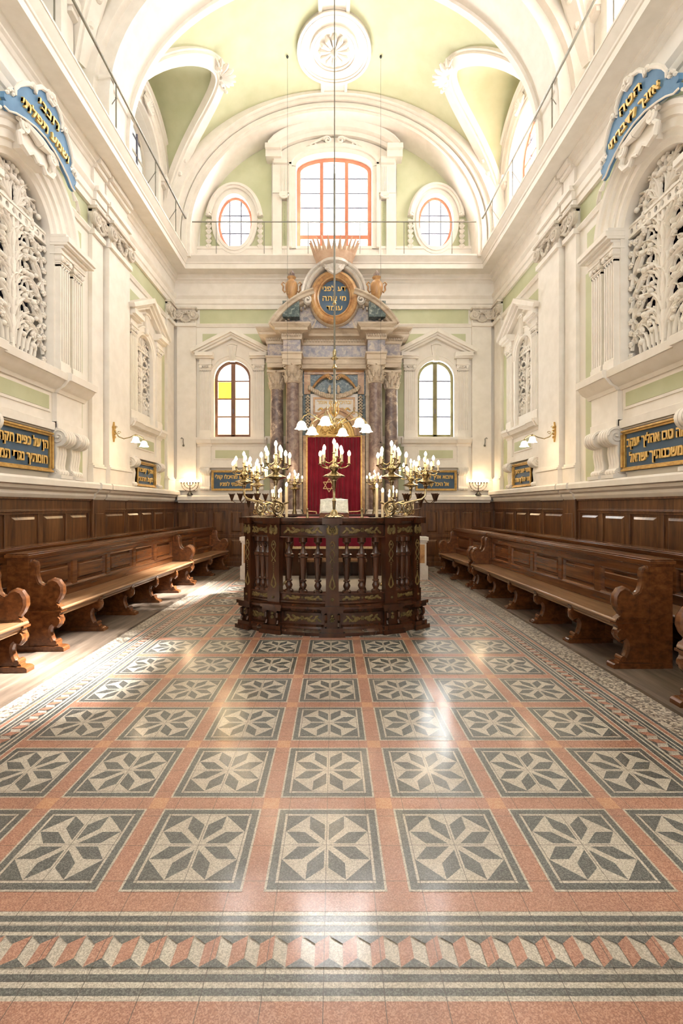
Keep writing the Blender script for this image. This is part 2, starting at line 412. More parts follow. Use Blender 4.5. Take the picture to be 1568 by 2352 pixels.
# transverse arches with edge mouldings
for (y0, y1) in ((7.62, 8.45), (3.77, 4.6), (-.08, .75)):
    m = M(); ring_arch(m, 3.80, 3.10, 4.24, 3.5, y0, y1)
    for yy in (y0, y1 - .07): ring_arch(m, 3.74, 3.04, 3.82, 3.12, yy - .02, yy + .09)
    ring_arch(m, 3.96, 3.22, 4.24, 3.5, y0 - .12, y1 + .12)
    trim(m, STUCCO, 35)
# arch against the back wall
m = M(); ring_arch(m, 3.58, 3.10, 4.24, 3.5, 11.36, 12.05)
ring_arch(m, 3.66, 3.17, 3.78, 3.26, 11.30, 11.40); ring_arch(m, 3.80, 3.28, 4.24, 3.5, 11.24, 11.37)
ring_arch(m, 3.90, 3.36, 4.24, 3.5, 11.14, 11.25)
trim(m, STUCCO, 35)
# groin ribs
def rib_path(yc, s, side, n=16):
    out = []
    for i in range(n + 1):
        t = side * LH * .985 * i / n
        out.append((s * xg(t), yc + t, zl(t)))
    return out
for yc in BAYS[:2]:
    m = M()
    for s in (-1, 1):
        for side in (-1, 1):
            P = rib_path(yc, s, side); rows = []
            for i, p in enumerate(P):
                a = Vector(P[max(i - 1, 0)]); b = Vector(P[min(i + 1, len(P) - 1)]); t = (b - a).normalized()
                n = (Vector((0, yc, ZS)) - Vector(p)).normalized(); n = (n - t * n.dot(t)).normalized(); sd = t.cross(n)
                q = Vector(p); rows.append([tuple(q + sd * a_ + n * b_) for a_, b_ in ((-.16, -.10), (-.16, .05), (-.11, .05), (-.10, .09), (.10, .09), (.11, .05), (.16, .05), (.16, -.10))])
            m.strip(rows, True, cap=True)
        # carved scrolls at the meeting point of the two ribs and at the feet
        c = Vector((s * xg(0), yc, zl(0)))
        for k in range(9):
            a = -pi * .5 + pi * k / 8
            m.tube([tuple(c + Vector((-s * (.06 + .1 * j) * cos(a), (.06 + .1 * j) * sin(a) * 1.0, -.12 + .035 * j * (1 - abs(cos(a)))))) for j in range(4)], [.03, .05, .06, .02], 6)
        for k in (-1, 1):
            d = rib_path(yc, s, k)[2]; m.ball((d[0] - s * .05, d[1], d[2] - .09), .07, 8, 5)
            sp = []
            for j in range(22):
                a = j * .5; r_ = .15 * (1 - j / 24); dd = rib_path(yc, s, k)[3]
                sp.append((dd[0] - s * (.09 + r_ * cos(a) * .6), dd[1] + r_ * sin(a), dd[2] - .06 - r_ * cos(a) * .8 + .03))
            m.tube(sp, .022, 6)
            for j in range(3):
                d = rib_path(yc, s, k)[-2 - j // 2] if False else rib_path(yc, s, k)[15 - j]
                m.ball((d[0] - s * .07, d[1] - k * .03, d[2] - .02), .055 + .02 * (j % 2), 7, 4)
    trim(m, STUCCO, 35)
# crown band with round frame
def zc(x): return zm(x) - .0
m = M(); rows = []
for y in [4.6, 7.6]:
    rows.append([(x, y, zm(x) - d) for x, d in ((-.32, 0), (-.32, .05), (-.25, .06), (-.24, .03), (.24, .03), (.25, .06), (.32, .05), (.32, 0))])
m.strip(rows, False)
rows = []
for y in [8.45, 11.4]:
    rows.append([(x, y, zm(x) - d) for x, d in ((-.32, 0), (-.32, .05), (-.25, .06), (-.24, .03), (.24, .03), (.25, .06), (.32, .05), (.32, 0))])
m.strip(rows, False)
for yc in (10.12, 6.1):
    n = 48
    for (r0, r1, d) in ((0, .82, .055), (.76, .82, .085), (.70, .74, .075), (.47, .53, .10), (.41, .45, .085)):
        rr = []
        for r_, dd in ((r0, d), (r1, d), (r1, 0)):
            rr.append([(r_ * cos(2 * pi * i / n), yc + r_ * sin(2 * pi * i / n), zm(r_ * cos(2 * pi * i / n)) - dd) for i in range(n)])
        if r0 > 0: rr = [[(r0 * cos(2 * pi * i / n), yc + r0 * sin(2 * pi * i / n), zm(r0 * cos(2 * pi * i / n))) for i in range(n)]] + rr
        m.strip(rr, True)
    for k in range(12):
        a = 2 * pi * k / 12; zt = zm(0) - .07
        m.tube([(.06 * cos(a), yc + .06 * sin(a), zt - .02), (.17 * cos(a), yc + .17 * sin(a), zt - .035), (.29 * cos(a), yc + .29 * sin(a), zt - .03), (.36 * cos(a), yc + .36 * sin(a), zt + .01)], [.02, .038, .06, .015], 6)
    m.lathe([(.02, -.14), (.06, -.11), (.075, -.06), (.05, -.02), (.05, .02)], (0, yc, zm(0) - .05), 14)
trim(m, STUCCO, 40)

# --- mouldings that run round the room
def ringmould(prof, mat=STUCCO, name=None):
    m = M(); rows = []
    for w, z in prof:
        rows.append([(-XW + w, YR + w, z), (XW - w, YR + w, z), (XW - w, YW - w, z), (-XW + w, YW - w, z)])
    m.strip(rows, True); return trim(m, mat, 20)
ringmould([(0, 6.73), (.06, 6.73), (.06, 6.84), (.085, 6.86), (.085, 6.98), (.10, 7.0), (.13, 7.05), (.13, 7.08), (.05, 7.09), (.05, 7.40), (.07, 7.41), (.10, 7.45),
           (.14, 7.47), (.14, 7.50), (.19, 7.54), (.20, 7.57), (.47, 7.575), (.47, 7.69), (.49, 7.70), (.50, 7.73), (.55, 7.79), (.58, 7.84), (.59, 7.84), (.59, 7.88), (0, 7.89)])
ringmould([(0, 6.27), (.03, 6.27), (.04, 6.30), (.06, 6.33), (.06, 6.35), (0, 6.36)])
LP = [(0, 1.68), (.06, 1.69), (.085, 1.72), (.10, 1.75), (.10, 1.79), (.15, 1.82), (.16, 1.86), (.21, 1.875), (.21, 1.95), (.19, 1.98), (0, 1.985)]
for F in (FL, FR):
    m = M(F); m.prism([(v, w) for w, v in LP], YR, YW - .08, 0)
    for a, b in ((7.85, 8.2), (8.25, 9.15)): m.prism([(v, w + .035) for w, v in LP], a, b, 0)
    trim(m, STUCCO, 20)
m = M(FB); m.prism([(1.67, 0), (1.67, .12), (1.73, .15), (1.74, .19), (1.83, .19), (1.86, .16), (1.87, 0)], -4.05, 4.05, 0); trim(m, STUCCO, 20)
# clerestory plinth over the back cornice
m = M(FB); m.box((-3.75, 7.88, 0), (3.75, 8.36, .05)); m.box((-3.75, 8.30, 0), (3.75, 8.37, .075)); trim(m, STUCCO, 20)
# --- pilasters on side walls and in the corners
def capital(m, u0, u1, v0, v1, w):
    """ionic capital with a wreath between its volutes."""
    uc = (u0 + u1) / 2; hw = (u1 - u0) / 2
    m.box((u0 - .05, v1 - .05, 0), (u1 + .05, v1, w + .10)); m.box((u0 - .02, v1 - .09, 0), (u1 + .02, v1 - .05, w + .06))
    for s in (-1, 1):
        for (ww, rr) in ((w + .05, .13),):
            pts = [(uc + s * (hw - .03) + rr * (1 - j / 26) * cos(j * .55 + pi / 2) * s, v1 - .20 + rr * (1 - j / 26) * sin(j * .55 + pi / 2), ww + .0012 * j) for j in range(24)]
            m.tube(pts, .026, 6)
            m.lathe([(.12, 0), (.12, .06), (.10, .075)], (uc + s * (hw - .03), v1 - .20, w - .01), 18, 2)
        pts = [(uc + s * (hw - .05) * (1 - j / 8), v1 - .11 - .05 * sin(pi * j / 8), w + .06) for j in range(9)]
        m.tube(pts, .03, 6)
    m.box((u0, v0, 0), (u1, v1 - .08, w + .01))
    n = 14
    for j in range(n):
        a = pi + pi * j / (n - 1); m.ball((uc + .16 * cos(a), v1 - .17 + .20 * sin(a), w + .05), .034, 7, 4)
    for j in range(3): m.ball((uc + (j - 1) * .05, v1 - .13, w + .07), .04, 7, 4)
def pilaster(F, u0, u1, w, cap=True, v0=1.985, vt=6.34):
    m = M(F); m.box((u0, v0, 0), (u1, 6.72, w))
    m.box((u0 - .03, v0, 0), (u1 + .03, v0 + .26, w + .035)); m.box((u0 - .02, v0 + .26, 0), (u1 + .02, v0 + .30, w + .05)); m.box((u0 - .01, v0 + .30, 0), (u1 + .01, v0 + .34, w + .02))
    m.box((u0 - .015, 6.26, 0), (u1 + .015, 6.35, w + .05))
    trim(m, STUCCO, 25, .004)
    if cap: m = M(F); capital(m, u0 + .02, u1 - .02, 6.36, 6.74, w); trim(m, STONEW, 35)
for F in (FL, FR):
    pilaster(F, 7.85, 8.22, .07); pilaster(F, 8.28, 9.12, .15); pilaster(F, 11.42, 11.88, .06)
    pilaster(F, 3.3, 3.75, .07, False); pilaster(F, 2.4, 3.25, .15, False)
    # entablature breaking forward over the pilasters
    m = M(F)
    for a, b in ((7.85, 8.22), (8.28, 9.12)):
        m.box((a, 6.74, 0), (b, 6.84, .12)); m.box((a, 6.85, 0), (b, 7.0, .145)); m.box((a - .01, 7.0, 0), (b + .01, 7.08, .19)); m.box((a, 7.08, 0), (b, 7.40, .10)); m.box((a, 7.40, 0), (b, 7.47, .16)); m.box((a, 7.47, 0), (b, 7.56, .22))
    trim(m, STUCCO, 25, .004)
for s in (-1, 1):
    pilaster(FB, min(s * 3.60, s * 4.1), max(s * 3.60, s * 4.1), .08)

# --- panelled wainscot
def wainscot(F, spans, top=1.70, z0=0):
    m = M(F)
    for (a, b, n) in spans:
        m.box((a, z0, 0), (b, top, .03)); m.box((a, top - .18, 0), (b, top - .02, .05)); m.box((a, top - .03, 0), (b, top, .075)); m.box((a, top - .20, 0), (b, top - .18, .065))
        p = (b - a) / n
        for i in range(n + 1): m.box((max(a, a + i * p - .045), .15, 0), (min(b, a + i * p + .045), top - .19, .05))
        for v, hh in ((.18, .05), (.80, .04), (top - .20, .035)): m.box((a, v - hh, 0), (b, v + hh, .052))
        for i in range(n):
            for (v0, v1) in ((.90, top - .27), (.28, .70)):
                u0, u1 = a + i * p + .10, a + (i + 1) * p - .10
                o = [(u0, v0, .03), (u1, v0, .03), (u1, v1, .03), (u0, v1, .03)]
                i2 = [(u0 + .035, v0 + .035, .053), (u1 - .035, v0 + .035, .053), (u1 - .035, v1 - .035, .053), (u0 + .035, v1 - .035, .053)]
                m.strip([o, i2], True); m.poly(i2)
        m.box((a, 0, 0), (b, .13, .07))
    return trim(m, WAINS, 20, .003)
for F in (FL, FR):
    wainscot(F, [(8.28, 9.15, 1), (9.17, 11.95, 4), (1.2, 7.82, 10), (YR, 1.18, 7)]); m = M(F); m.box((7.84, 0, 0), (8.26, 1.70, .09)); m.box((7.92, .2, 0), (8.18, 1.45, .10)); trim(m, WAINS, 20, .004)
for s in (-1, 1): wainscot(FB, [(min(s * 1.85, s * 4.2), max(s * 1.85, s * 4.2), 5)], 1.70)
# --- floor: one mesh, patterned terrazzo in the middle and plank strips under the pews
m = M()
XO = -.035
def rect(x0, y0, x1, y1, z, k): m.poly([(x0, y0, z), (x1, y0, z), (x1, y1, z), (x0, y1, z)], k)
m.box((-4.8, YR - .4, -.12), (4.8, YW + .3, -.0005), 4)
L = .0004
def frame(h0, h1, y0, y1, z, k):  # concentric rectangles keep cheap: later ones lie on top
    rect(XO - h0, y0, XO + h1, y1, z, k)
y_n, y_f = 1.453, 11.35
seq = [(2.455, .0, 1), (2.45, .03, 2), (2.43, .05, 0), (2.358, .0, 1)]
rect(XO - 2.40, 1.28, XO + 2.40, 11.5, 2 * L, 1); rect(XO - 2.395, 1.285, XO + 2.395, 11.495, 3 * L, 2)
rect(XO - 2.37, 1.31, XO + 2.37, 11.47, 4 * L, 1); rect(XO - 2.36, 1.32, XO + 2.36, 11.46, 5 * L, 0)
bands = [(2.285, 1), (2.273, 2), (2.238, 1), (2.225, 2), (2.203, 1), (2.188, 1), (2.105, 1), (2.093, 2), (2.073, 1), (2.06, 2), (2.037, 1), (2.03, 0)]
ynear = [1.453, 1.469, 1.4925, 1.511, 1.536, 1.553, 1.671, 1.671, 1.6875, 1.711, 1.7275, 1.77]
# near/side offsets share the same order: cream, dark, cream, dark, cream, (zigzag), cream, dark, cream, dark, cream, red
offx = [2.33, 2.318, 2.290, 2.278, 2.255, 2.243, 2.145, 2.145, 2.130, 2.110, 2.097, 2.065]
kk = [1, 2, 1, 2, 1, 1, 1, 1, 2, 1, 2, 1]
yn = [1.453, 1.469, 1.4925, 1.511, 1.536, 1.553, 1.671, 1.671, 1.6875, 1.711, 1.7275, 1.752]
for i in range(12):
    d = yn[i] - 1.453
    rect(XO - offx[i], yn[i], XO + offx[i], 11.38 - d, (6 + i) * L, kk[i])
rect(XO - 2.055, 1.77, XO + 2.055, 11.06, 19 * L, 0)
# zigzag band: near edge and both sides
def zig(P0, du, dv, P, H, n, z):
    def q(a, b): return (P0[0] + du[0] * a + dv[0] * b, P0[1] + du[1] * a + dv[1] * b, z)
    for i in range(n):
        T0, T1 = (i * P, H), ((i + 1) * P, H); A = ((i + .5) * P, .73 * H); A2 = ((i + 1.5) * P, .73 * H); C = ((i + .5) * P, 0); C2 = ((i + 1.5) * P, 0); B = ((i + 1) * P, .27 * H)
        m.poly([q(*T1), q(*A), q(*C), q(*B)], 0)
        m.poly([q(*T0), q(*T1), q(*A)], 2); m.poly([q(*C), q(*C2), q(*B)], 2)
ZZ = 21 * L
zig((XO - 2.15, 1.555), (1, 0), (0, 1), .0985, .115, 43, ZZ)
zig((XO - 2.24, 1.6), (0, 1), (1, 0), .0985, .093, 98, ZZ); zig((XO + 2.24, 1.6), (0, 1), (-1, 0), .0985, .093, 98, ZZ)
# the stars
PX, PY = .592, .6
for i in range(-3, 4):
    for j in range(0, 15):
        cx, cyy = XO + i * PX, 2.114 + j * PY
        h = .197
        for e, z, k in ((.055, 22, 1), (.045, 23, 2), (.013, 24, 1)): rect(cx - h - e, cyy - .2 - e, cx + h + e, cyy + .2 + e, z * L, k)
        rect(cx - h, cyy - .2, cx + h, cyy + .2, 25 * L, 1)
        for sx in (-1, 1):
            for sy in (-1, 1):
                def q(a, b): return (cx + sx * a * h, cyy + sy * b * .2, 26 * L)
                m.poly([q(.43, 1), q(1, 1), q(1, .43)], 2)
                m.poly([q(.43, .98), q(.42, .54), q(.05, .15), q(.05, .67)], 2)
                m.poly([q(.98, .43), q(.54, .42), q(.15, .05), q(.67, .05)], 2)
# diagonal-laid corner squares where the red bands cross
for i in range(-3, 3):
    for j in range(0, 14): rect(XO + (i + .5) * PX - .042, 2.114 + (j + .5) * PY - .044, XO + (i + .5) * PX + .042, 2.114 + (j + .5) * PY + .044, 21 * L, 3)
# plank strips and their edging boards
for s in (-1, 1):
    m.box((min(s * 2.64, s * 4.2), YR, 0), (max(s * 2.64, s * 4.2), 11.9, .018), 5)
    m.box((min(s * 2.60, s * 2.66), YR, 0), (max(s * 2.60, s * 2.66), 11.9, .026), 5)
T_MIX = terrazzo('orange_terrazzo', (.44, .19, .10), (.54, .27, .15), (.60, .36, .22))
fl = struct('floor', m, [T_RED, T_CREAM, T_DARK, T_MIX, T_GREY, PLANK], 0)
# --- ground and the house wall seen through the left windows
m = M(); m.box((-60, -60, -.3), (60, 60, -.2)); struct('floor_outside', m, OUTW, 0)
m = M(); m.box((-8.4, -6, -.2), (-8.2, 14, 13)); struct('wall_outside', m, OUTW, 0)
# ================================================================== WINDOWS
_wn = [0]
def window(F, outline, mats, bars_u, bars_v, fw=.06, w=-.14, paneindex=None, bw=.014, extra=None, panes=None):
    """frame following the outline, glazing bars, one pane sheet per light; one structure object with frame / bars / panes."""
    m = M(F); n = len(outline)
    cx = sum(p[0] for p in outline) / n; cv = sum(p[1] for p in outline) / n
    inner = []
    for i in range(n):
        a, b, c = outline[i - 1], outline[i], outline[(i + 1) % n]
        t1 = Vector((b[0] - a[0], b[1] - a[1])).normalized(); t2 = Vector((c[0] - b[0], c[1] - b[1])).normalized()
        n1 = Vector((-t1.y, t1.x)); n2 = Vector((-t2.y, t2.x)); nn = (n1 + n2); nn.normalize(); k = fw / max(.4, nn.dot(n1))
        inner.append((b[0] + nn.x * k, b[1] + nn.y * k))
    rows = [[(p[0], p[1], w - .03) for p in outline], [(p[0], p[1], w + .03) for p in outline], [(p[0], p[1], w + .03) for p in inner], [(p[0], p[1], w - .03) for p in inner]]
    I = m.strip(rows + [rows[0]], True, 0)
    us = [p[0] for p in inner]; vs = [p[1] for p in inner]
    def vspan(u):
        c = []
        for i in range(n):
            a, b = inner[i], inner[(i + 1) % n]
            if (a[0] - u) * (b[0] - u) <= 0 and a[0] != b[0]: c.append(a[1] + (b[1] - a[1]) * (u - a[0]) / (b[0] - a[0]))
        return min(c), max(c)
    def uspan(v):
        c = []
        for i in range(n):
            a, b = inner[i], inner[(i + 1) % n]
            if (a[1] - v) * (b[1] - v) <= 0 and a[1] != b[1]: c.append(a[0] + (b[0] - a[0]) * (v - a[1]) / (b[1] - a[1]))
        return min(c), max(c)
    for u, h, k in bars_u:
        v0, v1 = vspan(u); m.box((u - h, v0 - .01, w - .02), (u + h, v1 + .01, w + .035), k)
    for v, h, k in bars_v:
        u0, u1 = uspan(v); m.box((u0 - .01, v - h, w - .012), (u1 + .01, v + h, w + .022), k)
    if extra: extra(m)
    k = 2
    if panes:
        for (u0, v0, u1, v1, kk) in panes: m.box((u0, v0, w - .006), (u1, v1, w + .006), kk)
        m.poly([(p[0], p[1], w - .008) for p in inner], k)
    else:
        m.poly([(p[0], p[1], w) for p in inner], k)
    _wn[0] += 1
    return struct('window_%d' % _wn[0], m, mats, 25)
# back: big central window of three lights by five rows, with a clear strip under the low transom
out = [(-.985, 8.35), (.985, 8.35), (.985, 10.42)] + arc(0, 10.42, .985, 0, pi, 12, .36)[1:-1] + [(-.985, 10.42)]
window(FB, out, [REDW, LEAD, CLEAR], [(-.33, .045, 0), (.33, .045, 0)], [(8.70, .05, 0)] + [(8.70 + .385 * k, .014, 1) for k in range(1, 5)], .10, -.12,
       extra=lambda m: m.box((-.013, 8.7, -.13), (.013, 10.7, -.11), 1))
for s, c in ((-1, -2.60), (1, 2.66)):
    window(FB, arc(c, 9.02, .455, 0, 2 * pi, 28, .70)[:-1], [REDW, LEAD, CLEAR], [(c - .15, .014, 1), (c + .15, .014, 1)], [(8.78, .014, 1), (9.25, .014, 1)], .06, -.10)
for c, wm in ((-2.66, BRNW), (2.66, OLVW)):
    o = arched(c, .48, 3.40, 4.92)
    ex = lambda m, c=c: (m.box((c - .05, 3.42, -.15), (c + .05, 5.36, -.07), 0), m.box((c - .012, 4.02, -.07), (c + .012, 4.14, -.045), 1))
    pn = [(c - .40, 4.42, c - .05, 4.86, 3), (c - .40, 3.47, c + .40, 4.40, 4), (c + .05, 4.42, c + .4, 4.86, 4)] if c < 0 else None
    window(FB, o, [wm, LEAD, CLEAR, AMBER, CREAMP], [(c, .055, 0)], [(3.94, .016, 0 if c < 0 else 1), (4.41, .016, 0 if c < 0 else 1), (4.88, .016, 0 if c < 0 else 1)], .07, -.10, extra=ex, panes=pn)
for F, wm, pm in ((FL, GREYW, GREYP), (FR, REDW, CLEAR)):
    for y in BAYS:
        o = arched(y, .82, 8.25, 9.50, 12, .68)
        window(F, o, [wm, LEAD, pm], [(y, .045, 0), (y - .4, .013, 1), (y + .4, .013, 1)], [(8.62, .018, 0), (9.05, .018, 0), (9.5, .018, 0), (9.86, .014, 1)], .09, -.26)
m0 = [(-1.6, 8.5), (1.6, 8.5), (1.6, 10.6), (-1.6, 10.6)]
window(FRR, m0, [REDW, LEAD, CLEAR], [(-.5, .03, 0), (.5, .03, 0)], [(9.2, .01, 1), (9.9, .01, 1)])
for s in (-1, 1): window(FRR, [(s * 2.4 - .7, 2.2), (s * 2.4 + .7, 2.2), (s * 2.4 + .7, 5.0), (s * 2.4 - .7, 5.0)], [BRNW, LEAD, CLEAR], [(s * 2.4, .04, 0)], [(3.2, .012, 1), (4.1, .012, 1)])

# ================================================================== SURROUNDS
def archi(m, uc, vs, r0, r1, w0, w1, ry=1.0, n=20, a0=0, a1=pi, steps=None):
    """moulded archivolt of section r0..r1."""
    prof = steps or [(r0, w0), (r0, w1 * .7), (r0 + .3 * (r1 - r0), w1 * .72), (r0 + .34 * (r1 - r0), w1 * .9), (r0 + .8 * (r1 - r0), w1 * .92), (r0 + .86 * (r1 - r0), w1 * 1.15), (r1, w1 * 1.15), (r1, w0)]
    rows = []
    for i in range(n + 1):
        a = a0 + (a1 - a0) * i / n
        rows.append([(uc + r * cos(a), vs + ry * r * sin(a), w) for r, w in prof])
    m.strip(rows, True, cap=True)
def flutedpil(F, u0, u1, v0, v1, w, nf, parent, capd=True):
    m = M(F); m.box((u0 + .004, v0, 0), (u1 - .004, v1, w - .02))
    m.box((u0 - .012, v0, 0), (u1 + .012, v0 + .16, w + .015)); m.box((u0 - .006, v0 + .16, 0), (u1 + .006, v0 + .19, w + .005))
    W = u1 - u0; p = W / (nf + .35)
    for i in range(nf + 1):
        a = u0 + i * p; m.box((a, v0 + .19, 0), (a + p * .42, v1 - .17, w))
    m.box((u0, v1 - .20, 0), (u1, v1 - .14, w))
    m.box((u0 - .01, v1 - .15, 0), (u1 + .01, v1 - .13, w + .012)); m.box((u0 - .035, v1 - .03, 0), (u1 + .035, v1, w + .045))
    m.box((u0 - .015, v1 - .06, 0), (u1 + .015, v1 - .03, w + .025))
    for s in (-1, 1):
        c = (u0 + u1) / 2 + s * (W / 2 - .02); m.lathe([(.042, 0), (.042, w + .03), (.02, w + .045)], (c, v1 - .085, 0), 12)
    uc = (u0 + u1) / 2
    for k in (-1, 0, 1): m.ball((uc + k * .04, v1 - .085 - .01 * (k == 0), w + .012), .024, 6, 4)
    return m.build('pilaster', STUCCO, parent, 25)
def console(F, u0, u1, v0, v1, d, parent):
    m = M(F); H = v1 - v0; pf = []
    r = .30 * d * 1.0
    R_ = min(H * .19, d * .55)
    pf += [(0, v1), (d - R_, v1)]
    pf += [(d - R_ + R_ * sin(a), v1 - R_ + R_ * cos(a)) for a in [pi * k / 10 for k in range(1, 10)]]
    zb = v0 + H * .06
    pf += [(d - R_ * 1.15, v1 - 2.05 * R_), (d * .46, v1 - H * .52), (d * .36, v0 + H * .22), (d * .40, v0 + H * .13)]
    pf += [(d * .42 + .05 * sin(a), v0 + .045 + .045 * cos(a)) for a in [pi * k / 5 for k in range(0, 6)]]
    pf += [(0, v0)]
    n = 4; W = u1 - u0; p = W / n
    def ex(pts, a, b):
        A = [m.P(a, v, w) for w, v in pts]; B = [m.P(b, v, w) for w, v in pts]; k = len(pts)
        for i in range(k): j = (i + 1) % k; m.face((A[i], A[j], B[j], B[i]))
        for t in tessellate_polygon([[Vector((q[0], q[1], 0)) for q in pts]]): m.face([A[i] for i in t]); m.face([B[i] for i in t])
    small = [(w * .95, v1 - (v1 - v) * .985) for w, v in pf]
    ex(small, u0 + .004, u1 - .004)
    for i in range(n): ex(pf, u0 + i * p + p * .12, u0 + i * p + p * .88)
    for s, uu in ((-1, u0), (1, u1)):
        cw, cv = d - R_, v1 - R_
        pts = [(uu + s * (-.004 + .0006 * j), cv + R_ * (.9 - j / 24) * sin(j * .55), cw + R_ * (.9 - j / 24) * cos(j * .55)) for j in range(21)]
        m.tube(pts, .014, 5); m.ball((uu + s * .008, cv, cw), .022, 7, 4)
        pts = [(uu, v0 + .05 + .03 * (1 - j / 12) * sin(j * .6), d * .42 + .03 * (1 - j / 12) * cos(j * .6)) for j in range(10)]
        m.tube(pts, .009, 5)
    return m.build('console', STUCCO, parent, 28)
def aedicula(F, uc, label, hw=.48, wallname=''):
    org = F(uc, 1.985, .02)
    t = thing('window_surround', label, 'window surround', org, 'pedimented window surrounds')
    for s in (-1, 1):
        a, b = uc + s * .55, uc + s * .83; flutedpil(F, min(a, b), max(a, b), 3.37, 5.29, .10, 5, t)
    # architrave blocks, pediment
    m = M(F)
    for s in (-1, 1):
        a, b = sorted((uc + s * .53, uc + s * .85)); m.box((a, 5.29, 0), (b, 5.42, .11))
        a, b = sorted((uc + s * .47, uc + s * .93)); m.box((a, 5.42, 0), (b, 5.46, .18)); m.box((a, 5.46, 0), (b, 5.56, .24))
        a, b = sorted((uc + s * .46, uc + s * 1.0))
        # raking cornice
        def rk(pts, w0, w1):
            P = [(uc + s * u, v) for u, v in pts]; m.prism(P, w0, w1, 2)
        rk([(1.0, 5.55), (0, 6.06), (0, 6.17), (1.06, 5.62)], 0, .27); rk([(.90, 5.55), (0, 6.01), (0, 6.07), (1.0, 5.56)], 0, .21); rk([(.80, 5.55), (0, 5.94), (0, 6.02), (.92, 5.55)], 0, .15)
    m.build('pediment', STUCCO, t, 25, .004)
    m = M(F)
    P = [(uc - .84, 5.40), (uc - .84, 5.54), (uc, 5.99), (uc + .84, 5.54), (uc + .84, 5.40), (uc + .54, 5.40)] + [(uc + q[0], 4.92 + q[1]) for q in arc(0, 0, .54, R(62), R(118), 8)] + [(uc - .54, 5.40)]
    m.prism([(uc - .54, 4.8), (uc - .54, 5.45), (uc - .30, 5.45)] + [(uc + q[0], q[1]) for q in arc(0, 4.92, .50, R(120), pi, 8)], 0, .05)
    m.prism([(uc + .54, 4.8), (uc + .54, 5.45), (uc + .30, 5.45)] + [(uc + q[0], q[1]) for q in arc(0, 4.92, .50, R(60), 0, 8)], 0, .05)
    m.prism([(uc - .84, 5.44), (uc - .80, 5.56), (uc, 5.96), (uc + .80, 5.56), (uc + .84, 5.44)], 0, .045)
    m.build('tympanum', STUCCO, t, 25)
    m = M(F); archi(m, uc, 4.92, hw - .006, .60, -.03, .075)
    for s in (-1, 1):
        a, b = sorted((uc + s * (hw - .006), uc + s * .553)); m.box((a, 3.375, -.03), (b, 4.925, .062))
    for s in (-1, 1): m.tube([(uc + s * .16, 5.50, .06), (uc + s * .34, 5.42, .06), (uc + s * .52, 5.22, .06)], .012, 5)
    m.build('archivolt', STUCCO, t, 30)
    m = M(F)
    P = [(-.065, 5.36), (.065, 5.36), (.125, 5.78), (-.125, 5.78)]
    m.prism([(uc + u, v) for u, v in P], 0, .10)
    for k in (-1.5, -.5, .5, 1.5): m.tube([(uc + k * .03, 5.37, .105), (uc + k * .052, 5.74, .105)], .013, 6)
    m.tube([(uc + .12 * cos(a), 5.76 + .05 * sin(a), .11) for a in [pi * k / 8 for k in range(9)]], .022, 6)
    m.build('keystone', STUCCO, t, 30)
    m = M(F); m.prism([(3.14, 0), (3.14, .06), (3.19, .08), (3.22, .15), (3.30, .19), (3.30, .20), (3.36, .20), (3.37, 0)], uc - .91, uc + .91, 0)
    m.prism([(3.14, 0), (3.14, .09), (3.19, .11), (3.22, .18), (3.30, .22), (3.30, .23), (3.36, .23), (3.37, 0)], uc - .86, uc - .52, 0); m.prism([(3.14, 0), (3.14, .09), (3.19, .11), (3.22, .18), (3.30, .22), (3.30, .23), (3.36, .23), (3.37, 0)], uc + .52, uc + .86, 0)
    m.build('sill', STUCCO, t, 25)
    m = M(F); m.box((uc - .84, 2.62, 0), (uc + .84, 3.15, .05), 0)
    for s in (-1, 1):
        a, b = sorted((uc + s * .55, uc + s * .84)); m.box((a, 2.62, .05), (b, 3.15, .08), 0)
    m.box((uc - .84, 2.60, 0), (uc + .84, 2.72, .085), 0); m.box((uc - .60, 2.58, 0), (uc + .60, 2.62, .12), 0)
    m.box((uc - .47, 2.80, .05), (uc + .47, 3.07, .066), 0); m.box((uc - .44, 2.83, .05), (uc + .44, 3.04, .068), 1); m.build('apron_panel', [STUCCO, GREEN], t, 25)
    for s in (-1, 1):
        a, b = sorted((uc + s * .57, uc + s * .82)); console(F, a, b, 1.99, 2.60, .20, t)
    return t
aedicula(FB, -2.66, 'white pedimented surround of the back window with amber panes, left of the ark')
aedicula(FB, 2.66, 'white pedimented surround of the back window with clear panes, right of the ark')
aedicula(FL, 10.1, 'white pedimented surround of the narrow carved grille on the left wall', .42)
aedicula(FR, 10.1, 'white pedimented surround of the narrow carved grille on the right wall', .42)

# --- framed inscriptions
def inscription(F, u0, u1, v0, v1, w, lines, label, s=1, size=.2, fit=None, gap=1.35):
    t = thing('inscription_panel', label, 'inscription', F((u0 + u1) / 2, v0, w), 'blue boards with gold Hebrew lettering')
    m = M(F); m.box((u0, v0, w), (u1, v1, w + .03)); m.build('board', BLUE, t, 0)
    m = M(F); f = .055
    for q in ((u0 - f, v0 - f, u1 + f, v0), (u0 - f, v1, u1 + f, v1 + f), (u0 - f, v0, u0, v1), (u1, v0, u1 + f, v1)):
        m.box((q[0], q[1], w), (q[2], q[3], w + .06))
    for q in ((u0 - f, v0 - f, u1 + f, v0 - f * .5), (u0 - f, v1 + f * .5, u1 + f, v1 + f), (u0 - f, v0, u0 - f * .5, v1), (u1 + f * .5, v0, u1 + f, v1)):
        m.box((q[0], q[1], w), (q[2], q[3], w + .085))
    m.build('gilt_frame', GOLD, t, 0, .004)
    l = text_into(t, 'lettering', F, (u0 + u1) / 2, (v0 + v1) / 2, w + .03, lines, size, GOLDL, .022, gap, s, fit, .02)
    l['label'] = 'raised gold Hebrew lettering'
    return t
